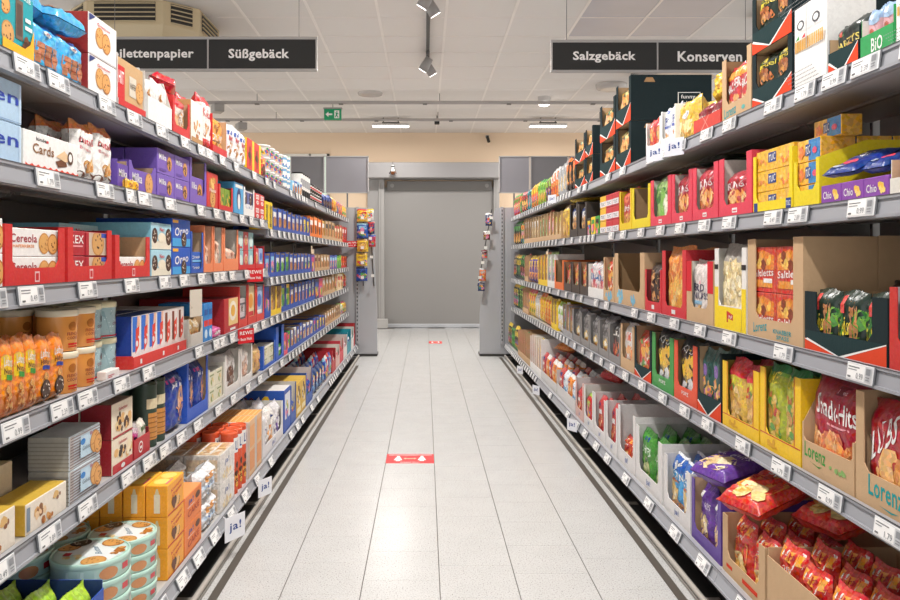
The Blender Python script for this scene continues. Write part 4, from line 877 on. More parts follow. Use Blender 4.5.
D('vollkorn', 'bag', 'crispbread_bag', 'bag', 'lime green crispbread bag', '#a8d02c', [('r', .1, .3, .9, .6, '#7ab01c'), ('p', [(.2, 0), (.5, 0), (.4, .2)], 'navy')], soft=1.5)

# ------------------------------------------------------------------ designs, snack rack
D('biochips', 'bag', 'crisp_bag', 'bag', 'pink and blue crisp bag', '#c99aa0', [('k', .5, .35, .36, .25, 18, .16, ['#d98a70', '#e8b09a', '#b8604a']), ('r', .1, .7, .9, .9, '#9ab4d0')], bands=[(.75, 1, '#8fb0d4')])
D('party', 'bag', 'snack_bag', 'bag', 'black savoury snack bag', '#2a3230', [('r', .15, .72, .42, .92, '#2f9a4a'), ('e', .28, .8, .08, .07, '#d03a2a'), ('t', 'PARTYS', .1, .48, .92, .62, '#e0cc6a', .05), ('c', .6, .28, .24, 'plain'), ('k', .4, .15, .3, .1, 10, .1, CHIP)])
D('pretzel', 'bag', 'snack_bag', 'bag', 'black and green pretzel bag', '#1f3028', [('e', .35, .86, .2, .08, '#c8b03a'), ('e', .35, .86, .15, .05, '#2a5a2c'), ('t', 'Brezel', .25, .72, .95, .82, '#e0cc3a', .06), ('k', .45, .56, .4, .13, 22, .10, ['#b86a34', '#d08a48', '#8a4a22'])])
D('stickbox', 'box', 'breadstick_box', 'box', 'tall white breadstick box', '#e9e8e6', [('e', .2, .78, .12, .06, '#55555a'), ('e', .2, .78, .08, .04, '#e9e8e6'), ('e', .7, .78, .12, .06, '#55555a'), ('e', .7, .78, .08, .04, '#e9e8e6')] + [('r', .03 + .06 * i, .46, .07 + .06 * i, .60, '#dda64a') for i in range(16)] + [('p', [(.1, .6), (.22, .6), (.22, .65)], '#3f9a3a'), ('p', [(.3, .6), (.42, .6), (.42, .65)], '#c8303a'), ('r', .45, .46, .47, .98, '#a8a8a8')] + [('r', (.0 + .05 * (i % 20)), .02 + .035 * (i // 20), .025 + .05 * (i % 20), .035 + .035 * (i // 20), '#8a8a8e') for i in range(100)] + [('r', .05 * (i % 20), .9 + .03 * (i // 20), .025 + .05 * (i % 20), .912 + .03 * (i // 20), '#8a8a8e') for i in range(60)])
D('kracker', 'bag', 'snack_bag', 'bag', 'red and white cracker bag', '#c8303a', [('t', 'KRACHER', .05, .52, .95, .7, 'white', .1), ('k', .3, .25, .2, .14, 12, .12, ['#d98a4a', '#e8b070', 'white']), ('k', .75, .3, .18, .14, 10, .12, ['#d98a4a', '#e8b070', 'white'])], bands=[(0, .2, '#c98a50'), (.75, .9, '#e8a03a')])
D('yellow_flip', 'bag', 'snack_bag', 'bag', 'bright yellow snack bag', '#f0c81c', [('r', .2, .3, .8, .6, '#c8902a')], soft=1.6)
D('maroon_bag', 'bag', 'snack_bag', 'bag', 'maroon nut bag', '#8a1f2c', [('t', 'Nüsse', .2, .5, .8, .65, 'white'), ('k', .5, .25, .3, .14, 10, .12, NUT)])
D('fish', 'bag', 'cracker_bag', 'bag', 'yellow and red fish cracker bag', '#e8c04a', [('p', [(.25, .9), (.95, .8), (.8, .45), (.4, .5)], '#a8262c'), ('e', .58, .62, .2, .09, 'white'), ('t', 'Fisch', .45, .59, .72, .66, '#1c3f8a'), ('k', .45, .25, .35, .2, 18, .14, ['#f0d080', '#e0a848', '#f7e0a0'])])
D('jasalt', 'bag', 'pretzel_bag', 'bag', 'blue and white pretzel stick bag', '#dfe3ee', [('t', 'ja!', .25, .62, .8, .82, '#1c3f9a', .1), ('r', .1, .5, .9, .56, '#3f5fb8'), ('r', .1, .86, .9, .94, '#3f5fb8'), ('k', .5, .22, .3, .16, 12, .16, COOK)])
D('jared', 'bag', 'snack_bag', 'bag', 'red peanut snack bag', '#c8322c', [('k', .5, .5, .35, .3, 16, .16, ['#e8703a', '#3f7a3a', '#f2b13c']), ('r', .2, .8, .8, .92, '#e8e8e8')])
D('funny_bag', 'bag', 'snack_bag', 'bag', 'dark green nacho snack bag', '#1f3a30', [('t', 'funny', .2, .82, .85, .92, '#e8c83a', .06), ('k', .5, .56, .42, .18, 26, .14, ['#f0b04a', '#e08a2a', '#f5d080', '#b86a2a']), ('e', .6, .76, .16, .05, '#3f9a6a')])
D('tuc', 'box', 'cracker_packet', 'packet', 'yellow cracker packet', '#f2b92c', [('r', .34, .35, .56, .85, '#1c3f8a'), ('t', 'TUC', .36, .42, .54, .76, 'white', .08), ('k', .16, .4, .12, .2, 8, .12, ['#e88a2a', '#f0a04a']), ('k', .8, .45, .14, .25, 9, .12, ['#e88a2a', '#e8703a', '#f7d67a'])], top='#eeae28', side='#e8a822', mat=M_FOIL)
D('tucblue', 'box', 'cracker_packet', 'packet', 'yellow and blue cracker packet', '#f2b52c', [('r', .5, 0, 1, 1, '#2a7fc0'), ('r', .36, .25, .6, .8, '#1c3f8a'), ('t', 'TUC', .38, .32, .58, .72, 'white', .08), ('k', .16, .5, .12, .3, 8, .14, ['#e8703a', '#f0904a']), ('e', .78, .45, .1, .16, '#e04a6a')], top='#efb62c', side='#d8a02a', mat=M_FOIL)
D('pinkflip', 'bag', 'snack_bag', 'bag', 'red snack bag with onion rings', '#b8283a', [('t', 'RINGLI', .15, .62, .9, .78, '#efe0e0', .08), ('k', .5, .3, .4, .24, 20, .14, ['#f0a04a', '#f5c07a', '#e08030', '#f7d8a0'])])
D('greenbag', 'bag', 'snack_bag', 'bag', 'leafy green and white snack bag', '#9ac070', [('k', .5, .55, .4, .35, 20, .2, ['#4a9a3a', '#7ac04a', '#e8f0d8', '#2f7a35'])])
D('purplechio', 'box', 'snack_box', 'box', 'purple snack box', '#8a4aa8', [('t', 'Chio', .1, .3, .55, .7, 'white'), ('k', .76, .5, .14, .25, 7, .16, ['#f5d87a', '#f0c04a'])], top='#b8a8c0')
D('chiobag', 'bag', 'crisp_bag', 'bag', 'lilac crisp bag', '#b890c0', [('k', .4, .5, .3, .3, 14, .16, PALE), ('r', .7, .2, .9, .8, '#8a4aa8')])
D('blue_dangle', 'bag', 'cracker_bag', 'bag', 'dark blue cracker bag', '#1c3a8a', [('t', 'TUC', .3, .5, .7, .7, 'white'), ('e', .5, .3, .2, .1, '#e04a6a'), ('r', .1, .1, .6, .16, '#c0c8e0')])
D('ultje', 'bag', 'nut_bag', 'bag', 'red peanut bag', '#c4262c', [('t', 'ültje', .1, .42, .9, .6, 'white'), ('e', .5, .78, .25, .12, '#e8703a'), ('k', .5, .2, .3, .14, 12, .12, NUT)], soft=.6)
D('tucmini', 'box', 'cracker_packet', 'packet', 'red cracker packet, white panel', '#c22c36', [('r', 0, .1, 1, .55, '#e4e2e6'), ('t', 'TUC', .2, .18, .8, .45, '#3a3a3a')])
D('tucmini2', 'box', 'cracker_packet', 'packet', 'yellow cracker packet, white panel', '#e8b42c', [('r', 0, .1, 1, .55, '#e4e2e6'), ('t', 'TUC', .2, .18, .8, .45, '#3a3a3a')])
D('saltletts', 'box', 'pretzel_bag', 'bag', 'red-orange pretzel stick bag', '#d2402a', [('p', [(.05, .5), (.95, .5), (.95, .82), (.5, .95), (.05, .82)], '#e8862a'), ('t', 'Saltletts', .06, .34, .94, .5, 'white', .06), ('k', .5, .72, .32, .14, 14, .12, ['#e8a03a', '#8a3a1c', '#f0c05a']), ('r', .1, .1, .9, .26, '#e89a3a'), ('r', .55, .2, .9, .3, 'white')], mat=M_FOIL, top='#c8382a', side='#b8302a')
D('popcorn', 'bag', 'popcorn_bag', 'bag', 'clear bag of pale popcorn', '#d8c898', [('k', .5, .42, .44, .38, 170, .06, POP + ['#e0c88a'])], bands=[(.78, 1, '#a8a29a')])
D('sticks', 'bag', 'snack_bag', 'bag', 'green-black seeded stick bag', '#22362c', [('k', .15, .6, .12, .3, 10, .2, GRN), ('t', 'Sticks', .05, .3, .62, .58, '#f0d83a', .06), ('r', .62, .1, .74, .85, '#b87a48'), ('r', .77, .1, .88, .8, '#c98a55'), ('r', .3, .65, .44, .92, '#e04a3a'), ('k', .95, .4, .04, .3, 6, .2, GRN)])
D('erdnuss', 'bag', 'snack_bag', 'bag', 'white bag, dark block lettering', '#e0d8d4', [('p', [(.3, .95), (.8, .95), (.7, .62), (.35, .62)], '#e0a0a8'), ('t', 'ERD', .12, .5, .6, .62, '#2c2c5a'), ('t', 'NÜSSE', .12, .37, .95, .5, '#2c2c5a'), ('r', .1, .28, .5, .34, '#8ac0e0'), ('k', .45, .14, .3, .1, 12, .1, PALE + COOK)])
D('flips', 'bag', 'snack_bag', 'bag', 'orange cheese puff bag', '#f0953c', [('k', .5, .62, .4, .16, 12, .14, ['#f0a04a', '#d9702a', '#f5b86a']), ('k', .5, .32, .42, .18, 22, .14, ['#f5bc50', '#f7d07a', '#eaa030']), ('w', .12, .03, 2, '#1c4a9a')])
D('darkcookie', 'bag', 'snack_bag', 'bag', 'dark snack mix bag', '#3a2c2a', [('k', .5, .45, .4, .35, 24, .14, ['#c98a4a', '#e8b070', '#2a1c1a', '#6a4030'])])
D('colorful', 'bag', 'snack_bag', 'bag', 'red and orange snack mix bag', '#d0402a', [('k', .5, .5, .42, .4, 26, .14, ['#f2b13c', '#e8e0d0', '#c8262a', '#5a9a4a', '#e8703a'])])
D('whitepink', 'bag', 'snack_bag', 'bag', 'white, pink and blue snack bag', '#e6dcdc', [('k', .5, .3, .42, .2, 20, .14, ['#d23a4a', '#e88a9a', '#f0c0b0']), ('r', .05, .5, .95, .68, '#3a7ab8'), ('k', .5, .8, .4, .12, 14, .12, ['#e05a6a', '#8ac0d0', '#efe8e4'])])
D('clubs', 'bag', 'crisp_bag', 'bag', 'red and white striped crisp bag', '#b8202c', [('p', [(.0, .3), (.12, .1), (.95, .85), (.8, 1), (.6, .98)], '#b8202c'), ('t', 'CLUBS', .02, .5, .62, .78, 'white', .35), ('k', .62, .3, .26, .22, 14, .16, ['#e8a050', '#f0b870', '#d98a3a']), ('t', 'CLUB', .7, .25, .98, .62, 'white', .2)], bands=[(0, .1, '#8a1824')])
D('snackhits', 'bag', 'snack_bag', 'bag', 'wine-red snack mix bag, white lettering', '#a81c30', [('r', .55, .86, .76, .95, '#7a1424'), ('t', 'Lorenz', .57, .88, .74, .92, '#e0b0b8'), ('t', 'Snack-Hits', .2, .60, .95, .80, 'white', -.04), ('r', .42, .54, .85, .56, '#e8a0a8'), ('k', .22, .36, .16, .1, 14, .1, ['#f0a860', '#f7c890', '#e08a40']), ('k', .55, .32, .22, .13, 24, .1, ['#f0a050', '#e8804a', '#f7c080', '#d96a3a']), ('k', .84, .28, .13, .1, 14, .08, ['#d9702a', '#e8904a']), ('r', .05, .1, .18, .16, 'white'), ('r', .24, .08, .4, .13, '#f0c0c0'), ('r', .46, .07, .58, .13, '#f5d080'), ('r', .64, .06, .76, .11, '#f0c0c0'), ('r', .82, .03, .94, .12, 'white')], bands=[(.94, 1, '#8a1828')], soft=.7)
D('erdgreen', 'bag', 'snack_bag', 'bag', 'green and yellow peanut puff bag', '#b0b83a', [('t', 'YUMPEZ', .08, .78, .8, .92, '#f5e23a'), ('r', .1, .62, .45, .7, '#b86a2a'), ('k', .5, .35, .4, .28, 26, .14, ['#d9b04a', '#e8c870', '#5a9a3a', '#c8903a']), ('e', .7, .45, .14, .06, '#c8382c')], bands=[(.93, 1, '#1f7a3a'), (.88, .93, '#7ab03a'), (0, .1, '#c8382c')])
D('erdred', 'bag', 'snack_bag', 'bag', 'red-topped yellow peanut puff bag', '#e0b850', [('t', 'YUMPEZ', .08, .62, .9, .74, '#e8e83a'), ('k', .5, .3, .4, .26, 26, .14, ['#e0b468', '#efcf90', '#d09a48']), ('k', .3, .6, .2, .06, 6, .08, ['#5a9a3a', '#c8382c'])], bands=[(.76, 1, '#d8262e'), (0, .06, '#c8382c')])
D('toon', 'bag', 'snack_bag', 'bag', 'teal and orange toffee popcorn bag', '#37605a', [('e', .35, .66, .2, .1, '#8a6ab0'), ('e', .7, .68, .2, .12, '#1f4a40'), ('k', .5, .3, .4, .22, 22, .14, ['#e8a03c', '#f0c060', '#d9802a', '#b86a9a'])])
D('blackyellow', 'bag', 'snack_bag', 'bag', 'black bag with yellow snack print', '#1c1e20', [('k', .5, .55, .34, .2, 10, .2, ['#f0c81c', '#e8b414']), ('t', 'X-TRA', .2, .8, .8, .9, '#e8e8e8'), ('k', .5, .18, .35, .12, 8, .18, ['#4aa0c8', '#d8dcde'])])
D('whiteblack', 'bag', 'snack_bag', 'bag', 'white and black nut bag', '#8a888c', [('r', .1, .55, .9, .9, '#2a2a2e'), ('e', .5, .35, .3, .14, '#e8c04a'), ('e', .5, .35, .2, .08, '#f3efe4'), ('k', .5, .15, .3, .08, 8, .14, NUT)])
D('redblack', 'bag', 'snack_bag', 'bag', 'black and red nut bag', '#3c3634', [('k', .5, .35, .34, .22, 14, .16, ['#c8402c', '#e0783a', '#8a3a2a']), ('r', .2, .7, .8, .82, '#d8d4d0')])
D('whiteorange', 'bag', 'snack_bag', 'bag', 'white and orange nut bag', '#e0dcd8', [('r', .1, .62, .9, .8, '#e0552a'), ('k', .5, .25, .4, .2, 16, .14, ['#e8843a', '#d84a2a', '#f0b06a'])])
D('chipsred', 'bag', 'crisp_bag', 'bag', 'red and orange crisp bag', '#dd3a26', [('r', .06, .80, .94, .93, '#f0a63a'), ('p', [(.06, .80), (.5, .70), (.94, .80)], '#f0a63a'), ('p', [(.6, .72), (.95, .78), (.95, .96), (.82, .96)], 'white'), ('t', 'ja!', .1, .83, .34, .93, 'white'), ('t', 'chio', .38, .82, .66, .92, '#b81c22', .04), ('p', [(.1, .3), (.5, .12), (.9, .3), (.9, .6), (.5, .75), (.1, .6)], '#f0a03a'), ('e', .5, .32, .3, .12, '#f5dca0'), ('t', 'Chips', .12, .5, .88, .64, '#b81c22', .08), ('t', 'OFEN', .3, .68, .7, .74, 'white'), ('k', .5, .18, .3, .08, 10, .12, ['#f5d890', '#f0c060'])], bands=[(.94, 1, '#c8261c'), (0, .06, '#c8261c')], soft=1.7)
D('chipsviolet', 'bag', 'crisp_bag', 'bag', 'purple crisp bag', '#6a3fa0', [('t', 'ja! CHIPS', .1, .55, .9, .7, '#e4dcee'), ('k', .45, .3, .34, .18, 16, .16, PALE + ['#e8c890']), ('e', .25, .82, .12, .06, 'white')], bands=[(.9, 1, '#4f2c84')], soft=1.5)
D('cornblue', 'bag', 'snack_bag', 'bag', 'blue and white peanut puff bag', '#4aa0d8', [('t', 'ja!', .3, .76, .75, .92, 'white', .1), ('t', 'CORN', .08, .58, .92, .70, 'white'), ('r', .08, .53, .7, .56, '#d8733a'), ('k', .35, .35, .2, .14, 10, .16, PALE), ('k', .55, .15, .34, .12, 14, .14, ['#c98a5a', '#e0b080'])], bands=[(.72, .95, '#2a62b8'), (.95, 1, '#e0e4ea')], soft=1.5)
D('chipsgreen', 'bag', 'crisp_bag', 'bag', 'leaf green crisp bag', '#4f9a3c', [('t', 'ja!', .3, .78, .7, .9, '#1c4a9a'), ('t', 'CHIPS', .1, .55, .9, .7, '#dfeedd'), ('k', .45, .3, .34, .18, 16, .16, ['#c8cf8a', '#a8b86a', '#6f7a78'])], bands=[(.92, 1, '#2f7a2c')], soft=1.5)
D('nutred', 'bag', 'nut_bag', 'bag', 'red and white nut bag', '#c8383a', [('t', 'ja!', .3, .72, .7, .85, '#1c4a9a'), ('r', .2, .55, .8, .66, 'white'), ('k', .5, .3, .4, .22, 18, .14, ['#e0883a', '#c04a2a', '#efc08a'])])
D('orangenut', 'bag', 'nut_bag', 'bag', 'orange nut bag', '#ea8c2c', [('t', 'ja!', .3, .72, .7, .85, '#1c4a9a'), ('k', .5, .35, .38, .24, 16, .14, ['#f5c060', '#d9702a', '#efe0c0'])], bands=[(.9, 1, '#e8e4e0')])
D('bluewhitenut', 'bag', 'nut_bag', 'bag', 'white and sky-blue nut bag', '#dfe6ee', [('t', 'ja!', .25, .68, .75, .85, '#1c4a9a'), ('r', 0, .3, 1, .5, '#3fa8dc'), ('k', .5, .2, .38, .14, 12, .14, ['#f0a04a', '#d9702a'])])
D('greenblack', 'bag', 'snack_bag', 'bag', 'black, green and yellow snack bag', '#1f2a22', [('k', .5, .5, .4, .38, 22, .16, ['#5a9a3a', '#f0c83a', '#2f5a2c', '#c8362a'])])

# ------------------------------------------------------------------ generic far designs
CN = dict(white='white', blue='blue', red='red', orange='orange', yellow='yellow', green='green', lightblue='light blue', kraft='kraft', brown='brown', purple='purple', black='black', grey='grey', cream='cream', pink='pink', teal='teal', darkgreen='dark green', gold='gold', navy='navy', lime='lime', salmon='salmon', magenta='magenta', silver='silver', maroon='maroon', dark='dark', violet='violet', crimson='crimson', offwhite='off-white')
def G(kind, a, b, food):
    key = '_'.join((kind, a, b, food))
    if key not in DES:
        fd = FOOD.get(food, MIXC)
        if kind == 'b': D(key, 'box', 'biscuit_box', 'box', '%s and %s biscuit box' % (CN[a], CN[b]), a, [('r', .12, .62, .88, .86, b), ('k', .5, .34, .3, .2, 10, .2, fd)])
        if kind == 's': D(key, 'box', 'snack_box', 'box', '%s and %s snack box' % (CN[a], CN[b]), a, [('r', .12, .62, .88, .86, b), ('k', .5, .34, .3, .2, 10, .2, fd)])
        if kind == 'g': D(key, 'bag', 'sweets_bag', 'bag', '%s and %s sweets bag' % (CN[a], CN[b]), a, [('r', .15, .60, .85, .80, b), ('k', .5, .34, .36, .22, 14, .2, fd)], bands=[(.92, 1, b)])
        if kind == 'n': D(key, 'bag', 'snack_bag', 'bag', '%s and %s snack bag' % (CN[a], CN[b]), a, [('r', .15, .60, .85, .80, b), ('k', .5, .34, .36, .22, 14, .2, fd)], bands=[(.92, 1, b)])
        if kind == 'u': D(key, 'tub', 'sweets_tub', 'tub', '%s and %s sweets tub' % (CN[a], CN[b]), a, [('r', .2, .3, .8, .7, b)], lid='white')
    return key

# ------------------------------------------------------------------ placing
REC = []       # records for the labels
RACKN = {'L': 'biscuit rack', 'R': 'snack rack'}
ORD = ['top', 'second', 'third', 'fourth', 'fifth', 'bottom']
def shelfname(side, lv):
    if (side == 'L' and lv == 5) or (side == 'R' and lv == 4): return 'bottom shelf'
    return ORD[lv] + ' shelf'
def span(side, x0, x1, off=0.0):
    a, b = YofX(side, x0, off + .0165), YofX(side, x1, off + .0165); return min(a, b, 9.7), min(max(a, b), 9.745 if side == 'L' else 9.79)
def room(side, lv, s):
    return 9 if lv == 0 else zshelf(side, lv - 1, s) - .053 - zshelf(side, lv, s)
def height_at(side, lv, s, ytop, off=0.0): return min(EYE + (VY - ytop) * s / F - zshelf(side, lv, s), room(side, lv, s) - .004)
def lod_of(s): return 1 if s > 6.0 else 0
def put(side, lv, s, y, z, key, w, d, h, desc=None, rot=(0, 0, 0), jit=1.0, **rec):
    sd = SIDE[side]
    rz = sd['rz'] + radians(random.uniform(-1, 1)) * jit * min(1, .02 / d) + rot[2]
    de = DES[key]
    o = assemble(item_parts(key, w, d, h, lod_of(s)), de['name'], wpos(side, s, y, z), (rot[0], rot[1], rz))
    o['category'] = de['cat']
    REC.append(dict(o=o, desc=desc or de['desc'], side=side, lv=lv, s=s, **rec))
    return o
def off_of(side, lv): return ((.87 - WL) if side == 'L' else (1.04 - WR)) if ((side == 'L' and lv == 5) or (side == 'R' and lv == 4)) else 0.0
def fill_items(side, lv, s0, s1, y0, z0, key, n, m, k, d, h, gap=.0035, dz=None, rec=None, dyrow=None):
    """n across, m high, k deep"""
    keys = key if isinstance(key, (list, tuple)) else key['st'] if isinstance(key, dict) else [key]
    W = (s1 - s0) / n
    bag = DES[keys[0]]['kind'] == 'bag'
    ihmax = room(side, lv, (s0 + s1) / 2) + zshelf(side, lv, (s0 + s1) / 2) - z0 - .004
    h = min(h, ihmax)
    for i in range(n):
        s = s0 + (i + .5) * W
        kk = keys[i % len(keys)]
        for r in range(k):
            for j in range(m):
                if isinstance(key, dict): kk = key['st'][j]
                hh = h / m
                yy = y0 + r * (d + .004) + (random.uniform(0, .004) if bag else 0)
                hj = hh - .0015 if m > 1 else hh
                if bag and not lod_of(s): hj *= 1 - random.uniform(0, .04); hj = round(hj, 2) if hj > .1 else hj
                tilt = bag and side == 'R' and lv == 4 and s < 5
                lean = (random.uniform(-.07, 0), random.uniform(-.03, .03), random.uniform(-.08, .08)) if tilt else (0, 0, 0)
                put(side, lv, s, yy + (.006 if tilt else 0), z0 + j * hh + (.003 if tilt else 0), kk, (W - gap) * (.9 if tilt else 1), min(d, .068) if tilt else d, hj, rot=lean, col=(i, n), row=r, st=(j, m), **(rec or {}))
EN = [0]
def fit(side, lv, s):
    return (s[0] * 1.019, min(s[1] * 1.019, 9.745)) if s and side == 'L' and lv == 5 else s
def S(side, lv, x0, x1, ytop, key, n=1, m=1, k=1, d=.12, dy=.0, h=None, tagw=.11, s=None):
    off = off_of(side, lv); s = fit(side, lv, s)
    s0, s1 = s or span(side, x0, x1, off)
    h = h or height_at(side, lv, (s0 + s1) / 2, ytop)
    EN[0] += 1
    fill_items(side, lv, s0 + .002, s1 - .002, off + .0165 + dy, zshelf(side, lv, (s0 + s1) / 2), key, n, m, k, d, h, rec=dict(en=EN[0]))
    if tagw: want_tag(side, lv, s0 + min(.07, (s1 - s0) / 2), min(tagw, max(.05, (s1 - s0) * .8)))
def T(side, lv, x0, x1, ytop, st, key=None, n=1, m=1, k=1, dp=.30, ih=.9, d=None, h=None, tagw=.11, s=None, zi=0, dy=0.0):
    off = off_of(side, lv); s = fit(side, lv, s)
    s0, s1 = s or span(side, x0, x1, off)
    sm = (s0 + s1) / 2
    h = h or height_at(side, lv, sm, ytop)
    z = zshelf(side, lv, sm) + zi
    note = 'upper tray' if zi else 'lower tray' if st.get('stacked') else ''
    EN[0] += 1
    w = s1 - s0 - .004
    o = assemble(tray_parts(st, w, dp, h, lod_of(sm)), 'display_tray', wpos(side, sm, off + .0165 + dy, z), (0, 0, SIDE[side]['rz']))
    o['category'] = 'tray'
    REC.append(dict(o=o, desc=st['desc'], side=side, lv=lv, s=sm, col=(0, 1), row=0, st=(0 if zi == 0 else 1, 1 if zi == 0 and not st.get('stacked') else 2), en=EN[0]))
    if key:
        if side == 'R' and not st.get('stacked') and lv < 4: ih = min(ih * 1.1, max(ih, 1.08))
        d_ = d or min((dp - .012) / k - .004, .09 if DES[key if isinstance(key, str) else key[0]]['kind'] == 'bag' else 9)
        fill_items(side, lv, s0 + .007, s1 - .007, off + .0245 + dy, z + .0035, key, n, m, k, d_, (h - .004) * ih, rec=dict(en=EN[0], note=note))
    if tagw and zi == 0: want_tag(side, lv, s0 + min(.07, (s1 - s0) / 2), min(tagw, max(.05, (s1 - s0) * .8)))
def loose(side, lv, px, py, y, key, w, d, h, rot, label):
    """one pack lying askew; px, py = pixel of its base centre, y = depth behind the shelf front"""
    off = off_of(side, lv)
    Wd = SIDE[side]['W'] + y; s = abs(Wd * F / (px - VX)); z = EYE + (VY - py) * s / F
    o = put(side, lv, s, y, z, key, w, d, h, rot=rot, jit=0, col=(0, 1), row=0, st=(0, 1), en=-1, fixed=label)
    return o
def loose2(side, lv, s, y, z, key, w, d, h, rot, label):
    """one pack lying askew at a given place: s along the aisle, y behind the shelf front, z its base"""
    return put(side, lv, s, y, z, key, w, d, h, rot=rot, jit=0, col=(0, 1), row=0, st=(0, 1), en=-1, fixed=label)
def TR(out, inn='kraft', desc=None, **k):
    return dict(out=out, inn=inn, desc=desc or '%s display tray' % CN.get(out, 'cardboard'), **k)
def far(side, lv, x0, x1, yt0, yt1, codes, d=.12, tags=True, k=1, s=None):
    """a run of products sharing one width; codes 'kind.a.b.food[.t.traycolour]' with optional *n"""
    L_ = []
    for c in codes.split():
        c, _, n = c.partition('*'); L_ += [c] * int(n or 1)
    s0, s1 = s or span(side, x0, x1, off_of(side, lv)); W = (s1 - s0) / len(L_)
    s1 = min(s1, 9.745 if side == 'L' else 9.79); W = (s1 - s0) / len(L_)
    h0, h1 = height_at(side, lv, s0, yt0 if side == 'L' else yt1), height_at(side, lv, s1, yt1 if side == 'L' else yt0)
    for i, c in enumerate(L_):
        q = c.split('.'); a = s0 + i * W; hh = (h0 + (h1 - h0) * (i + .5) / len(L_)) * random.uniform(.95, 1.04)
        key = G(*q[:4])
        if len(q) > 5:
            T(side, lv, 0, 0, 0, TR(q[5], 'kraft' if q[5] != 'white' else 'offwhite', strip=.06, lip=.2), key, s=(a, a + W), h=hh, dp=.26, k=1, d=min(d, .06), ih=random.uniform(.9, 1.02), tagw=.07 if tags else 0)
        else: S(side, lv, 0, 0, 0, key, s=(a, a + W), h=hh, d=d, k=k, tagw=.07 if tags else 0)
# ------------------------------------------------------------------ biscuit rack, shelf by shelf (pixel columns are turned into metres along the shelf)
FUN = dict(inn='kraft', board=1, lip=.46, strip=.10, lipart=[('r', 0, 0, 1, 1, '#22383a'), ('p', [(0, 0), (.5, 0), (.0, .6)], '#dc4a2c'), ('p', [(.5, 0), (1, 0), (1, 1)], '#dc4a2c'), ('p', [(.0, .55), (.46, .0), (.5, .0), (.04, .62)], 'white'), ('p', [(.46, .04), (.5, 0), (1, .95), (1, 1)], 'white')])
def fun(desc, **k): d = dict(FUN); d.update(k); return TR('#1e2b2e', desc=desc, **{a: b for a, b in d.items()})
REDT = dict(lip=.30, strip=.11, lipart=[('r', .46, .2, .54, .8, '#e9c0c0'), ('r', .475, .3, .525, .7, 'red')])
JA = dict(lip=.25, strip=.13, lipart=[('t', 'ja!', .42, .25, .58, .75, '#3a5aa0')])

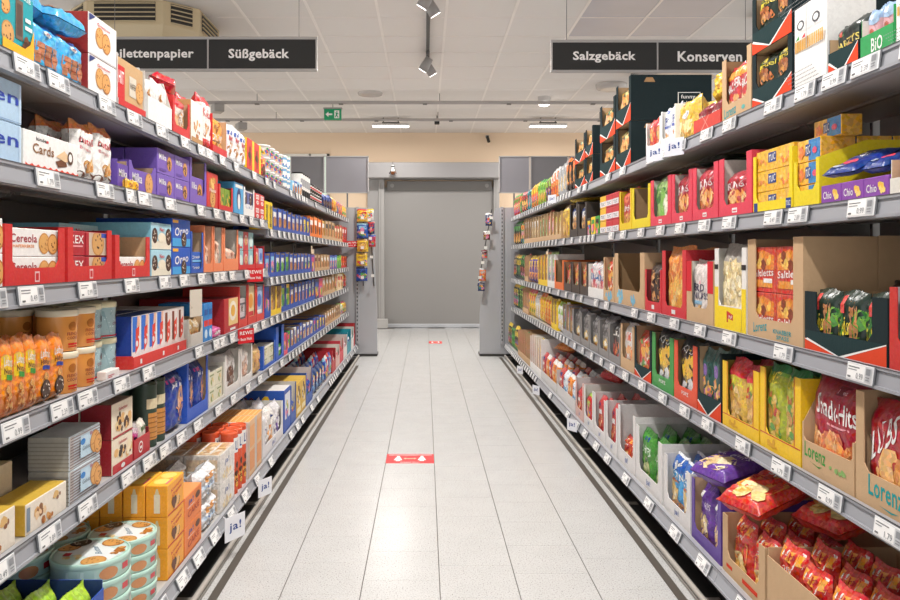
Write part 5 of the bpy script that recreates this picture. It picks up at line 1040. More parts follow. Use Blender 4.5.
def biscuit_rack():
    P = 'L'
    # top shelf
    S(P, 0, 0, 34, -8, 'teal_bar', d=.25)
    S(P, 0, 35, 87, 30, 'blue_wafer', n=2, k=2, d=.075)
    loose2(P, 0, 1.99, .03, 1.955, 'blue_wafer', .17, .07, .15, (-1.2, 0, .1), 'sky blue wafer bag leaning on top of the front pair')
    loose2(P, 0, 2.14, .0, 1.945, 'blue_wafer', .16, .06, .14, (-1.35, 0, -.1), 'sky blue wafer bag lying back against the red-sided box')
    S(P, 0, 88, 117, 21, 'white_nutcookie', m=2, d=.38)
    T(P, 0, 118, 146, 62, TR('white', 'offwhite', strip=0, lip=.2, fh=.2, desc='white carton tray, red-topped base', lipart=[('r', 0, 0, 1, 1, 'red')]), 'kraft_hit', d=.2, ih=.97)
    T(P, 0, 148, 172, 76, TR('white', 'offwhite', strip=.0, lip=.5, fh=.5, slope=.1, desc='white carton tray of almond biscuits'), 'white_point', n=2, k=2, ih=.97)
    T(P, 0, 173, 190, 100, TR('red', 'kraft', desc='red tray with kraft inside', lip=.3), 'red_clear', n=1, k=2, ih=1.15)
    loose2(P, 0, 3.16, .04, 1.985, G('g', 'red', 'crimson', 'cook'), .14, .06, .11, (-1.2, 0, .3), 'bright red biscuit bag thrown on top of the red tray')
    loose2(P, 0, 3.29, .235, 1.752, 'gold_bag', .18, .08, .24, (0, 0, 0), 'gold and white biscuit bag standing behind the tan boxes')
    S(P, 0, 191, 203, 103, 'white_brown', d=.2)
    S(P, 0, 203, 213, 95, 'redwhite_bag', k=2, d=.08)
    T(P, 0, 213, 227, 118, TR('red', 'kraft', desc='low red tray of dinosaur biscuits', lip=.25, strip=0, fh=.25), 'dino', k=2, ih=1.1)
    S(P, 0, 228, 247, 125, 'whiteblue_bag', n=3, k=2, d=.08)
    S(P, 0, 247, 261, 142, 'red_yellow', n=2, d=.2)
    S(P, 0, 262, 267.5, 152, G('g', 'red', 'yellow', 'choc'), d=.1)
    S(P, 0, 268, 285, 150, 'candy_tub', n=4, m=3, d=.14, tagw=.08)
    S(P, 0, 285.5, 292, 157, 'blue_tub', n=2, m=3, d=.14, tagw=.08)
    far(P, 0, 292, 302, 180, 183, 'b.lightblue.white.cook b.blue.white.cook b.lightblue.navy.cook b.white.blue.cook')
    S(P, 0, 302, 311, 175, 'bw_tube', n=5, d=.1, tagw=.07)
    S(P, 0, 311.5, 323, 187, 'black_tub', n=6, m=2, d=.12, tagw=.07)
    far(P, 0, 323.5, 333, 194, 196, 'g.navy.blue.choc*4')
    far(P, 0, 333, 347, 196, 206, 'g.orange.yellow.chip g.yellow.orange.chip g.purple.orange.mix g.orange.violet.mix*2 g.yellow.red.mix*2')
    # second shelf
    S(P, 1, -60, 22, 72, 'cards_blue', m=2, d=.3, h=.205)
    S(P, 1, 23, 78, 125, 'cards', d=.16, h=.098)
    for q in range(3): loose2(P, 1, 1.93 + .105 * q, .22, 1.493, 'kraft_bag', .1, .06, .145, (0, 0, .1 * q), ['brown snack bag behind the white card box, nearest the pale blue carton', 'brown snack bag behind the middle of the white card box', 'brown snack bag behind the white card box, beside the hazelnut bags'][q])
    S(P, 1, 79, 116, 122, 'wafer_roll', n=2, k=2, d=.09)
    T(P, 1, 117.5, 128, 160, TR('#6a4cab', 'kraft', desc='narrow purple tray beside the hazelnut bags', lip=.85, strip=0, fh=.85, lipart=[('t', 'Milka', .1, .5, .9, .8, 'white')]), 'milka_open', k=1, ih=.7, d=.1)
    S(P, 1, 118, 130, 0, 'yellow_pack', n=2, d=.03, h=.035, tagw=0, dy=-.034)
    T(P, 1, 129, 156, 164, TR('#7456b4', 'kraft', desc='open purple tray of chocolate biscuits', lip=.75, strip=.08, lipart=[('t', 'Milka', .1, .45, .45, .85, 'white'), ('c', .72, .5, .5, 'plain')]), 'milka_open', n=1, k=1, ih=.7, d=.1)
    S(P, 1, 157, 189.5, 154, 'milka_box', n=2, m=2, k=2, d=.12)
    T(P, 1, 190, 206.5, 158, TR('#7a5cb8', 'kraft', desc='tall purple tray, kraft inside', lip=.25, strip=.1), 'milka_box', ih=.62, d=.12)
    S(P, 1, 207, 218, 173, 'rednut', m=1, d=.2)
    T(P, 1, 219, 233, 186, TR('red', 'maroon', desc='small red tray of nut packs', lip=.25), 'greenred', n=2, d=.1)
    S(P, 1, 234, 243.5, 183, 'penguin', d=.12, k=2)
    T(P, 1, 244, 254.5, 188, TR('white', 'offwhite', desc='white tray of blue-topped biscuit boxes', lip=.3), 'whiteblue_box', n=2, d=.15)
    S(P, 1, 255, 264.3, 194, 'redwhite_box', n=2, m=2, d=.15)
    S(P, 1, 265, 272.5, 202, 'yellow_box', n=2, d=.1, tagw=.07)
    far(P, 1, 273, 310, 207, 218, 'b.blue.white.cook.t.blue*4 b.blue.silver.cook.t.blue*3 b.blue.yellow.mix.t.blue*2')
    far(P, 1, 310, 348, 216, 227, 'b.orange.white.choc.t.orange*3 b.gold.white.cook.t.kraft b.kraft.dark.cook.t.kraft*3 b.red.cream.cook.t.kraft*3 b.red.white.mix.t.red*2')
    # third shelf
    S(P, 2, -40, 3.5, 217, 'cereola', m=2, d=.15, h=.165)
    T(P, 2, 4.5, 65, 226, TR('#cf2a2a', '#a8262a', desc='wide red tray of white cookie packets', **REDT), 'cereola', m=2, k=2, ih=.96, d=.06)
    S(P, 2, 8, 62, 217, 'cereola', m=2, dy=.315, d=.07, h=.175, tagw=0)
    T(P, 2, 67.5, 112, 229, TR('#cf2a2a', '#a8262a', desc='red tray of crimson cookie packets', **REDT), 'kex', m=2, k=2, ih=.96, d=.06)
    T(P, 2, 115, 150, 236, TR('#cf2a2a', 'kraft', desc='nearly empty red tray, kraft back showing', **REDT), 'cereola', m=1, ih=.5, d=.06, dp=.16)
    S(P, 2, 115, 149, 224, 'tealcookie', m=2, dy=.18, d=.2, tagw=0)
    S(P, 2, 151, 171.5, 223, 'tealcookie', m=2, d=.3)
    S(P, 2, 172, 190.5, 219, 'oreo', m=2, d=.3)
    T(P, 2, 191, 203.5, 232, TR('#2a5ab8', 'kraft', desc='tall blue-edged kraft tray', lip=.12, strip=.1), 'oreo_small', m=2, ih=.52, d=.15)
    T(P, 2, 204, 213, 226, TR('salmon', '#e8b090', desc='tall salmon tray', lip=.2, strip=.1), 'salmonpack', ih=.7)
    T(P, 2, 213.5, 223, 227, TR('salmon', 'offwhite', desc='tall salmon tray, white inside', lip=.2, strip=.1), 'salmonpack', ih=.8)
    T(P, 2, 223.5, 238.5, 229, TR('salmon', 'offwhite', desc='wide salmon tray, white inside', lip=.3, strip=.1), 'salmonpack', n=2, ih=.6)
    T(P, 2, 239, 255, 245, TR('red', 'crimson', desc='low red tray of round-window packets', lip=.22, strip=.04), ['tealpack', 'redpack'], n=3, m=2, ih=1.55, d=.12)
    T(P, 2, 255.5, 264.3, 246, TR('red', 'crimson', desc='low red tray of mixed packets', lip=.22, strip=.04), ['redpack', 'bluepack'], n=2, d=.12)
    far(P, 2, 265, 311, 253, 253, 'b.blue.lightblue.mix.t.blue*2 b.blue.white.grn.t.blue*2 b.blue.lime.grn.t.blue b.blue.white.cook.t.blue*4 b.blue.silver.mix.t.blue*2')
    far(P, 2, 311, 347.5, 254, 256, 'b.purple.magenta.mix b.kraft.maroon.cook.t.kraft*2 b.kraft.white.cook.t.kraft*3 b.blue.lightblue.mix*3 b.green.lime.grn*2 b.orange.red.mix.t.red*3')
    # fourth shelf
    S(P, 3, -13, 38, 0, 'nusskugel', n=4, k=2, d=.08, h=.195)
    S(P, 3, 38.5, 66.5, 0, 'nusskugel2', n=2, k=2, d=.08, h=.187)
    S(P, 3, -10, 60, 0, 'orange_tub', n=3, m=2, dy=.26, d=.13, h=.236, tagw=0)
    S(P, 3, 67, 103, 0, 'orange_tub', n=2, m=2, k=2, d=.125, h=.236)
    S(P, 3, 104, 133, 0, 'grey_tub', n=2, m=2, k=2, dy=.035, d=.115, h=.238)
    S(P, 3, 104, 118, 0, 'white_flat', dy=-.006, d=.03, h=.028, tagw=0)
    T(P, 3, 133.5, 186.5, 0, TR('#d8332c', 'offwhite', strip=0, lip=.9, fh=.9, desc='wide red wavy-edged chocolate bar tray', lipart=[('r', .1, .3, .13, .7, 'white'), ('r', .5, .3, .53, .7, 'white'), ('r', .8, .3, .83, .7, 'white')]), ['duplo', 'duplo', 'duplo', 'duplo', 'duplo2', 'duplo2', 'duplo2'], n=7, k=3, d=.085, h=.045, ih=4.3)
    T(P, 3, 188, 203, 318, TR('#c9c4bc', 'kraft', desc='pale tray of biscuit bags', lip=.45, strip=.08), 'kraft_bag', n=2, ih=.95, k=2)
    S(P, 3, 203.5, 212.5, 303, 'bluered', n=2, k=2, d=.1)
    S(P, 3, 213, 222.5, 326, 'pink_small', n=1, d=.06, dy=-.003)
    S(P, 3, 224, 238, 298, 'red_oval', d=.42)
    T(P, 3, 239, 247.5, 286, TR('#d2382f', 'offwhite', desc='tall red tray with white inside', lip=.2, strip=.1), 'greypack', m=2, n=1, ih=.7, d=.15)
    T(P, 3, 248, 256, 284, TR('#d2382f', 'offwhite', desc='tall red tray, cream packets inside', lip=.2, strip=.1), 'orangepack', n=1, ih=.95, d=.15)
    T(P, 3, 256.5, 264.3, 285, TR('#d2382f', 'offwhite', desc='tall red tray, pale blue packets inside', lip=.2, strip=.1), 'bluepack', n=1, ih=.95, d=.15)
    far(P, 3, 265, 315, 287, 279, 'b.blue.purple.mix.t.blue g.gold.yellow.nut.t.yellow g.gold.brown.nut.t.yellow b.blue.lime.grn.t.blue b.yellow.green.grn.t.blue b.blue.white.cook.t.blue*5 b.blue.silver.mix.t.blue*2', k=1)
    far(P, 3, 315, 348, 279, 272, 'b.navy.blue.mix b.magenta.pink.mix b.kraft.white.cook.t.kraft*4 g.yellow.pink.mix b.cream.red.cook*2 g.green.yellow.mix g.red.yellow.mix')
    # fifth shelf
    S(P, 4, -30, 16, 0, 'card_gold', d=.22, h=.095)
    S(P, 4, 25, 67, 0, 'card_gold', d=.10, h=.078)
    S(P, 4, 20, 56, 0, 'card_brown', dy=.115, d=.2, h=.15, tagw=0)
    S(P, 4, 68.5, 100.5, 429, 'stripes', m=2, k=1, d=.115)
    S(P, 4, 111.5, 133, 400, dict(st=['selection_red', 'selection']), m=2, d=.1, k=2)
    T(P, 4, 134, 150, 0, TR('#b8262c', 'maroon', strip=0, lip=.8, fh=.8, desc='low dark red tray of little bags', lipart=[('e', .4, .5, .14, .3, 'white'), ('e', .4, .5, .11, .22, '#b8262c'), ('r', .33, .42, .47, .55, 'white')]), ['magenta_bag', 'whiteorange_bag'], n=2, h=.085, ih=1.45, dp=.11)
    S(P, 4, 135, 151, 381, 'olive_tube', n=2, k=2, dy=.13, d=.095, tagw=0)
    S(P, 4, 151.5, 168.5, 379, 'green_tube', n=2, k=2, d=.09)
    S(P, 4, 169, 186.5, 371, 'blue_bag', n=1, k=2, d=.1)
    T(P, 4, 187, 208, 359, TR('#2a58c0', 'kraft', desc='blue tray of blue cookie bags', lip=.22, strip=.07), 'blue_bag', n=2, k=2, ih=.95)
    T(P, 4, 209, 224.5, 366, TR('offwhite', 'offwhite', desc='white tray of small green-white boxes', lip=.1, strip=.04), 'whitegreen', n=2, m=2, k=2, d=.09)
    T(P, 4, 225, 240, 352, TR('#dedad6', 'offwhite', desc='white tray of dark cookie bags', lip=.2, strip=.1), 'choccookie_bag', n=1, ih=.98)
    T(P, 4, 240.5, 252.5, 346, TR('#dedad6', 'offwhite', desc='white tray of pale biscuit bags', lip=.2, strip=.1), 'pinkcookie_bag', n=1, ih=.98)
    S(P, 4, 253, 262.5, 345, 'roundcookie', n=1, k=2, d=.1)
    T(P, 4, 263, 275.5, 343, TR('#1f5ac0', 'navy', desc='blue tray of green-white boxes', lip=.15, strip=.1), 'whitegreen', n=2, m=2, d=.1)
    T(P, 4, 276, 284, 326, TR('#1f5ac0', '#1f5ac0', desc='tall blue tray, nearly empty', lip=.1, strip=.3), G('b', 'green', 'white', 'grn'), n=1, ih=.4)
    far(P, 4, 284, 303, 335, 322, 'b.pink.magenta.mix.t.pink b.green.pink.mix.t.blue b.white.grey.cook.t.blue*2 b.blue.white.mix.t.blue*2')
    far(P, 4, 303, 325, 324, 314, 'b.white.blue.cook.t.blue*3 b.blue.magenta.mix.t.blue b.blue.yellow.mix.t.blue*3')
    far(P, 4, 325, 348, 313, 300, 'b.kraft.white.cook.t.kraft*5 b.kraft.brown.choc.t.kraft*2 g.white.lime.mix*2 g.yellow.red.mix*2')
    # bottom shelf
    T(P, 5, -60, 104, 0, TR('#2450b0', 'navy', desc='blue tray of green crispbread bags', lip=.9, strip=0, fh=.9, lipart=[('t', 'Vollkorn', .3, .6, .6, .9, 'white'), ('t', 'Vollkorn', .68, .6, .98, .9, 'white')]), 'vollkorn', n=4, k=3, h=.225, ih=1.04, dp=.36)
    S(P, 5, 0, 0, 0, 'tin', s=(2.145, 2.373), m=4, k=2, d=.228, h=.238)
    S(P, 5, 0, 0, 0, 'tin', s=(2.376, 2.594), m=4, k=2, d=.218, h=.214)
    S(P, 5, 0, 0, 0, 'super', s=(2.598, 2.78), m=3, k=4, d=.075, h=.328)
    S(P, 5, 0, 0, 0, 'cake', s=(2.785, 3.0), m=2, k=3, d=.09, h=.224)
    S(P, 5, 0, 0, 0, 'clearbag', s=(3.005, 3.26), m=2, k=2, d=.12, h=.25)
    S(P, 5, 0, 0, 0, 'clear_white', s=(3.27, 3.52), m=2, k=2, d=.16, h=.255)
    S(P, 5, 0, 0, 0, 'orangetube', s=(3.53, 3.78), n=3, k=4, d=.083, h=.29)
    S(P, 5, 0, 0, 0, 'orangeslice', s=(3.79, 4.12), n=2, k=2, d=.17, h=.285)
    T(P, 5, 0, 0, 0, TR('#dcdadc', 'offwhite', desc='white tray of wrapped bags', lip=.3, strip=.1, lipart=JA['lipart']), ['purplewhite', 'orangewhite'], s=(4.13, 4.72), n=3, k=3, h=.22, ih=1.1, dp=.4)
    S(P, 5, 0, 0, 0, 'candy_carton', s=(4.755, 4.99), d=.5, h=.272)
    T(P, 5, 0, 0, 0, TR('#2a56a8', 'offwhite', desc='blue carton tray of sweets, white inside', lip=.3, strip=.1), G('g', 'blue', 'yellow', 'mix'), s=(5.0, 5.2), n=1, k=2, h=.26, dp=.5, ih=.6)
    S(P, 5, 0, 0, 0, 'gold_carton', s=(5.21, 5.62), n=2, d=.4, h=.236)
    T(P, 5, 0, 0, 0, TR('#2a56a8', 'offwhite', desc='blue carton tray behind the gold cartons', lip=.3, strip=.1), G('g', 'blue', 'red', 'mix'), s=(5.63, 5.95), n=2, k=2, h=.25, dp=.5, ih=.7)
    S(P, 5, 0, 0, 0, 'darkbags', s=(5.97, 6.7), n=4, k=4, d=.11, h=.2)
    far(P, 5, 0, 0, 360, 352, 'g.blue.lightblue.mix g.red.white.mix g.blue.red.mix g.lightblue.blue.mix', s=(6.72, 7.2), k=3)
    for a, b, c, c2, key, h, ds in ((7.22, 7.5, '#b8242c', 'crimson', G('g', 'red', 'white', 'mix'), .216, 'deep red sweets carton'), (7.52, 7.86, '#d9b0a8', 'offwhite', G('g', 'pink', 'white', 'mix'), .21, 'pale pink sweets carton'), (7.88, 8.2, '#cf3a4a', 'offwhite', G('g', 'pink', 'red', 'mix'), .24, 'pinkish red sweets carton'),
                                    (8.22, 8.6, '#dcd6d2', 'offwhite', G('g', 'white', 'magenta', 'mix'), .235, 'white sweets carton'), (8.62, 9.05, '#1f8aa0', 'teal', G('g', 'white', 'blue', 'mix'), .255, 'teal sweets carton'), (9.07, 9.4, '#dcd6d2', 'offwhite', G('g', 'white', 'teal', 'mix'), .25, 'white carton near the end panel'), (9.41, 9.6, '#b8242c', 'crimson', G('g', 'red', 'white', 'mix'), .28, 'deep red carton at the rack end')):
        T(P, 5, 0, 0, 0, TR(c, c2, desc=ds, lip=.5, strip=.1), key, s=(a, b), n=2, k=2, h=h, dp=.5, ih=.75, tagw=.08)

def snack_rack():
    P = 'R'
    # top shelf
    S(P, 0, 895, 950, -10, 'stickbox', d=.2, h=.16)
    T(P, 0, 860, 893.5, 0, TR('#2f9a55', 'offwhite', desc='low green tray of crisp bags', lip=.6, strip=0, fh=.6, lipart=[('t', 'BiO', .35, .25, .7, .78, 'white')]), 'biochips', n=2, k=2, h=.11, ih=1.25)
    T(P, 0, 828, 859, 0, fun('low dark tray with orange corners', lip=.62, strip=0, fh=.62), 'party', n=1, k=2, h=.105, ih=1.45)
    S(P, 0, 794, 827, 0, 'stickbox', d=.14, h=.25)
    S(P, 0, 829, 856, 0, 'stickbox', n=2, dy=.315, d=.1, h=.25, tagw=0)
    T(P, 0, 752, 792.5, 0, fun('dark pretzel tray with orange corners, lower of two', stacked=1, lip=.38), 'pretzel', n=2, k=2, h=.19, ih=.98, dp=.4)
    T(P, 0, 752, 792.5, 0, fun('dark pretzel tray with orange corners, upper of two', lip=.38), 'pretzel', n=2, k=2, h=.19, ih=1.02, zi=.192, dp=.4)
    T(P, 0, 722, 751.5, 53, TR('kraft', 'kraftd', desc='kraft tray with teal script', lip=.28, strip=.14, lipart=[('t', 'Lorenz', .08, .3, .5, .85, '#3a9aa0', .1), ('e', .75, .5, .06, .12, '#6ab0a8')]), 'kracker', n=2, k=2, ih=.85)
    T(P, 0, 693.5, 720.5, 0, TR('#d23a2e', 'crimson', desc='low red tray, white creases', lip=.95, strip=0, fh=.95, lipart=[('p', [(.2, 0), (.24, 0), (.62, 1), (.58, 1)], '#e88a80'), ('p', [(.6, .1), (.64, .05), (.4, .95), (.36, 1)], '#e88a80')]), 'maroon_bag', n=2, k=2, h=.07, ih=1.9)
    loose2(P, 0, 3.06, .05, 1.903, 'yellow_flip', .16, .08, .12, (-.15, 0, 0), 'bright yellow snack bag perched on the low red tray')
    loose2(P, 0, 3.0, .25, 1.769, 'greypack', .12, .05, .24, (0, 0, 0), 'grey packet tucked behind the bright yellow bag')
    S(P, 0, 676, 693, 97, 'fish', k=2, d=.09)
    T(P, 0, 661, 675.5, 108, TR('white', 'offwhite', desc='white tray of blue-white pretzel sticks', lip=.3, strip=.06), 'jasalt', n=2, k=2, ih=1.05)
    T(P, 0, 646, 660.5, 120, TR('white', 'offwhite', desc='white tray of red peanut bags', lip=.3, strip=.06), 'jared', n=2, k=2, ih=1.0)
    sa = [('t', 'funny-', .62, .45, .82, .56, 'white'), ('t', 'frisch', .62, .32, .82, .43, 'white'), ('r', .58, .6, .86, .615, 'white'), ('r', .58, .24, .86, .255, 'white'), ('r', .58, .24, .59, .6, 'white'), ('r', .85, .24, .86, .6, 'white'), ('p', [(.16, .84), (.3, .84), (.27, .94), (.19, .94)], '#b08a62')]
    for q, (a, b, yt, h) in enumerate(((616, 631, 80, .247), (600, 615.5, 100, .228), (585.5, 593, 126, .192), (575, 585, 135, .188))):
        for u in (0, 1):
            T(P, 0, a, b, 0, fun('dark nacho tray, %s of two' % ['lower', 'upper'][u], strip=.13, lip=.4, sart=sa if (u and q == 0) else sa[-1:], stacked=1), 'funny_bag', n=1, k=1, d=.12, h=h, zi=u * (h + .002), dp=.44 if q == 0 else .3, ih=.93)
    far(P, 0, 550, 575, 172, 152, 'n.black.orange.chip*3 n.silver.grey.pale*3 n.orange.white.red*3')
    far(P, 0, 511.5, 550, 197, 174, 'n.brown.lime.mix*2 n.lime.green.chip*3 n.orange.yellow.mix*3 n.teal.darkgreen.red*2 n.black.red.mix*3 n.green.orange.grn n.red.green.mix*4')
    # second shelf
    T(P, 1, 889.5, 960, 0, TR('offwhite', 'kraft', desc='pale tray at the near end', lip=.5, strip=0, fh=.5), 'chiobag', n=2, k=2, h=.09, ih=1.3)
    S(P, 1, 820.5, 889, 0, 'purplechio', n=3, d=.13, h=.056)
    loose2(P, 1, 1.97, .19, 1.49, 'chiobag', .2, .07, .17, (-.9, 0, .2), 'lilac crisp bag slumped behind the purple snack boxes')
    T(P, 1, 793.5, 819.5, 0, TR('#e8d21c', '#d9c41a', desc='yellow tray of blue-yellow cracker packets', lip=.28, strip=.12, fh=.75, slope=.3), 'tucblue', m=3, k=3, h=.19, ih=1.02, dp=.44, d=.1)
    S(P, 1, 795, 818, 0, 'tucblue', n=1, d=.1, h=.255, m=4, dy=.485 - .2 + .21, tagw=0) if 0 else None
    for i in range(4):
        a = 2.13 - i * .09
        put(P, 1, a, .30, 1.612 - .05 + .0, 'tucblue', .085, .14, .06, desc='x', col=(0, 1), row=0, st=(0, 1), en=-1, fixed='cracker packet in the row behind the purple snack boxes, %s' % ['beside the yellow tray', 'second from the yellow tray', 'third from the yellow tray', 'fourth from the yellow tray'][i])
    put(P, 1, 2.23, .06, 1.414 + .2, 'tucblue', .15, .06, .058, desc='x', col=(0, 1), row=0, st=(0, 1), en=-1, fixed='yellow and blue cracker packet lying on top of its full tray')
    loose2(P, 1, 2.075, .0, 1.507, 'blue_dangle', .13, .03, .17, (-1.15, 0, .15), 'dark blue cracker bag hanging out over the yellow tray edge')
    loose2(P, 1, 1.965, .03, 1.512, 'blue_dangle', .09, .035, .18, (-1.25, 0, .1), 'dark blue cracker bag lying behind the purple snack boxes')
    loose2(P, 1, 1.87, .05, 1.512, 'blue_dangle', .09, .035, .18, (-1.25, 0, .0), 'dark blue cracker bag furthest back behind the purple boxes')
    T(P, 1, 753, 792.5, 152, TR('#efd51c', '#e0c81a', desc='yellow tray of yellow cracker packets', lip=.2, strip=.07, lipart=[('r', .02, .2, .12, .95, '#1c3f8a'), ('r', .86, .15, .98, 1, '#1c3f8a'), ('t', 'TUC', .87, .4, .97, .8, 'white')]), 'tuc', m=3, k=2, ih=1.0, d=.1)
    PK = dict(lip=.22, strip=.15, lipart=[('r', .42, .35, .58, .7, 'white'), ('r', .44, .45, .56, .55, '#e2455a')])
    T(P, 1, 719, 752, 155, TR('#df3f56', 'offwhite', desc='widest pink-red tray of ring snacks', **PK), 'pinkflip', n=1, k=1, ih=.72, d=.14)
    T(P, 1, 692.5, 718, 165, TR('#df3f56', 'offwhite', desc='pink-red tray of ring snacks', **PK), 'pinkflip', n=1, k=1, ih=.92, d=.14)
    T(P, 1, 671.5, 692, 172, TR('#df3f56', 'offwhite', desc='pink-red tray of ring snacks', **PK), 'pinkflip', n=1, k=1, ih=.92, d=.14)
    T(P, 1, 650.5, 671, 178, TR('#df3f56', 'offwhite', desc='pink-red tray of leafy green bags', **PK), 'greenbag', n=1, k=2, ih=1.05)
    loose2(P, 1, 3.25, .1, 1.70, 'greenblack', .2, .05, .22, (-1.5, 0, .3), 'dark green snack bag lying across the pink-red trays')
    T(P, 1, 632, 650, 186, TR('#e8d21c', 'kraftd', desc='empty yellow tray, brown inside', lip=.25, strip=.1))
    T(P, 1, 619.5, 631.5, 190, TR('#e8c81c', '#d9c41a', desc='yellow tray of red peanut bags', lip=.2, strip=.1), 'ultje', n=1, k=2, ih=.98)
    S(P, 1, 600, 619, 194, ['tucmini', 'tucmini', 'tucmini2'], n=3, m=3, d=.12, k=2)
    far(P, 1, 587, 599.5, 218, 216, 's.green.black.mix s.yellow.green.mix s.black.yellow.mix')
    for a, b in ((578, 586.5), (569.5, 577.5)): T(P, 1, a, b, 203, TR('#3d3735', '#6a5a4a', desc='dark brown tray of nut bags', lip=.25, strip=.15), G('n', 'navy', 'white', 'nut'), n=1, k=1, d=.12, tagw=.09)
    S(P, 1, 561, 569, 204, G('n', 'yellow', 'gold', 'nut'), n=1, k=2, d=.1, tagw=.08)
    loose2(P, 1, 5.75, .02, 1.708, G('n', 'yellow', 'gold', 'nut'), .22, .03, .3, (-1.5, 0, .3), 'yellow snack bag lying over the dark brown trays')
    far(P, 1, 511.5, 561, 221, 210, 'n.yellow.green.pale.t.kraft*2 n.white.red.mix.t.kraft*2 n.white.green.grn.t.kraft*3 n.lightblue.white.pale.t.kraft*3 n.dark.kraft.choc.t.kraft n.black.white.mix.t.kraft*2 n.green.orange.mix*2 n.black.green.chip*4')
    # third shelf
    T(P, 2, 889, 960, 0, TR('#c8322c', '#b0a8a4', desc='red tray with grey window at the near end', lip=.3, strip=.12), 'biochips', n=2, k=1, h=.2, ih=.9, dp=.2)
    T(P, 2, 804.5, 888, 0, fun('wide dark tray of seeded sticks, orange corners', strip=.16, lip=.34), 'sticks', n=3, k=1, h=.172, ih=.98, dp=.2)
    T(P, 2, 804, 905, 0, TR('kraft', 'kraft', desc='tall open kraft carton behind the sticks', strip=.0, lip=.3, fh=.5), 'darkcookie', n=3, k=1, h=.335, dp=.22, dy=.215, ih=.55, tagw=0)
    T(P, 2, 747.5, 803.5, 0, TR('kraft', 'kraft', desc='tall kraft tray of pretzel stick bags', strip=.16, lip=.2, lipart=[('t', 'Lorenz', .12, .35, .38, .85, '#3a9aa0', .2), ('t', 'KNABBER', .5, .4, .82, .62, '#3a9aa0'), ('t', 'SPASS', .56, .15, .78, .34, '#3a9aa0')]), 'saltletts', n=2, m=2, k=2, h=.333, ih=.84)
    T(P, 2, 714.5, 746.5, 0, TR('#e9e6e2', 'offwhite', desc='white and yellow tray of popcorn', strip=.13, lip=.3, art=[('r', 0, 0, .13, .52, '#f2d416'), ('r', .87, 0, 1, .52, '#f2d416'), ('r', .0, .74, .13, .8, 'black'), ('r', .87, .74, 1, .8, 'black'), ('r', .13, 0, .87, .285, '#f2d416'), ('p', [(.42, .10), (.46, .10), (.46, .15), (.62, .13), (.62, .2), (.42, .24)], '#c8302a'), ('t', 'PoP', .49, .15, .6, .19, 'white')], lipart=[]), 'popcorn', n=1, k=2, h=.305, ih=1.02)
    T(P, 2, 686.5, 713.5, 0, TR('kraft', 'offwhite', desc='kraft tray with red upper sides', strip=.2, lip=.25, art=[('r', 0, .5, .2, 1, '#cf2f38'), ('r', .8, .5, 1, 1, '#cf2f38')]), 'erdnuss', n=1, k=1, h=.255, ih=1.05, d=.13)
    T(P, 2, 662, 686, 0, TR('#d32f3a', '#8a2a2c', desc='tall red tray of cheese puffs', strip=.14, lip=.16, lipart=[('r', .42, .3, .58, .7, 'white')]), 'flips', n=1, k=2, h=.302, ih=1.0)
    T(P, 2, 645, 661.5, 0, TR('#d32f3a', '#8a2a2c', desc='lower red tray of dark snack mix', strip=.08, lip=.25, lipart=[('r', .42, .3, .58, .7, 'white')]), 'darkcookie', n=1, k=2, h=.21, ih=1.2)
    T(P, 2, 614.5, 644.5, 253, TR('kraft', 'kraftd', desc='big empty kraft tray, pale blue print', strip=.13, lip=.3, lipart=[('k', .2, .5, .1, .4, 12, .25, ['#7ab0c8', '#8ac0d0']), ('k', .65, .45, .08, .25, 6, .2, ['#7ab0c8'])]))
    T(P, 2, 603.5, 614, 257, TR('kraft', 'kraft', desc='narrow kraft tray of mixed snacks', strip=.1, lip=.25, lipart=[('k', .5, .5, .3, .4, 8, .3, ['#7ab0c8'])]), 'colorful', n=1, k=2)
    T(P, 2, 588, 603, 264, TR('white', 'offwhite', desc='white tray of pink-blue snack bags', strip=.0, lip=.3, fh=.3), 'whitepink', n=2, k=2, ih=1.05)
    for a, b in ((580, 587.5), (572, 579.5), (564, 571.5)): T(P, 2, a, b, 262, TR('#463c38', 'kraftd', desc='dark brown tray of orange mixes', lip=.28, strip=.14), 'colorful', n=1, k=1, d=.12, ih=.9, tagw=.09)
    T(P, 2, 554.5, 563.5, 260, TR('#e8702c', 'kraftd', desc='orange-fronted empty tray', lip=.25, strip=.12), tagw=.09)
    far(P, 2, 528, 554.5, 256, 255, 'n.white.lime.mix.t.white*2 n.yellow.orange.nut.t.yellow*3 n.purple.yellow.chip*4')
    far(P, 2, 511.5, 528, 254, 256, 'n.kraft.pink.nut.t.kraft*2 n.black.green.mix*3 n.darkgreen.yellow.grn*3 n.black.kraft.mix*2')
    # fourth shelf
    T(P, 3, 855.5, 920, 0, TR('kraft', 'kraft', desc='kraft tray with teal script', strip=.14, lip=.3, lipart=[('t', 'Lorenz', .22, .35, .78, .95, '#2a9a9a', -.05), ('p', [(.4, .2), (.6, .12), (.72, .2), (.6, .17)], '#2a9a9a')]), 'clubs', n=1, k=2, h=.285, ih=.9)
    T(P, 3, 802, 854.5, 0, TR('kraft', 'kraft', desc='kraft tray with green script', strip=.03, lip=.32, fh=.5, slope=.25, lipart=[('t', 'Lorenz', .05, .48, .48, .95, '#4a9a4a', -.05), ('p', [(.15, .4), (.35, .3), (.42, .38), (.33, .34)], '#4a9a4a'), ('k', .7, .5, .16, .06, 9, .08, ['#8ab06a'])]), 'snackhits', n=1, k=2, h=.285, ih=.98)
    YL = dict(inn='#8a7a30', lip=.2, strip=.14, lipart=[('r', .0, .93, 1, 1, '#c8382c'), ('k', .3, .5, .1, .2, 4, .2, ['#d9a01c']), ('r', .2, .3, .45, .42, '#e0a81c')])
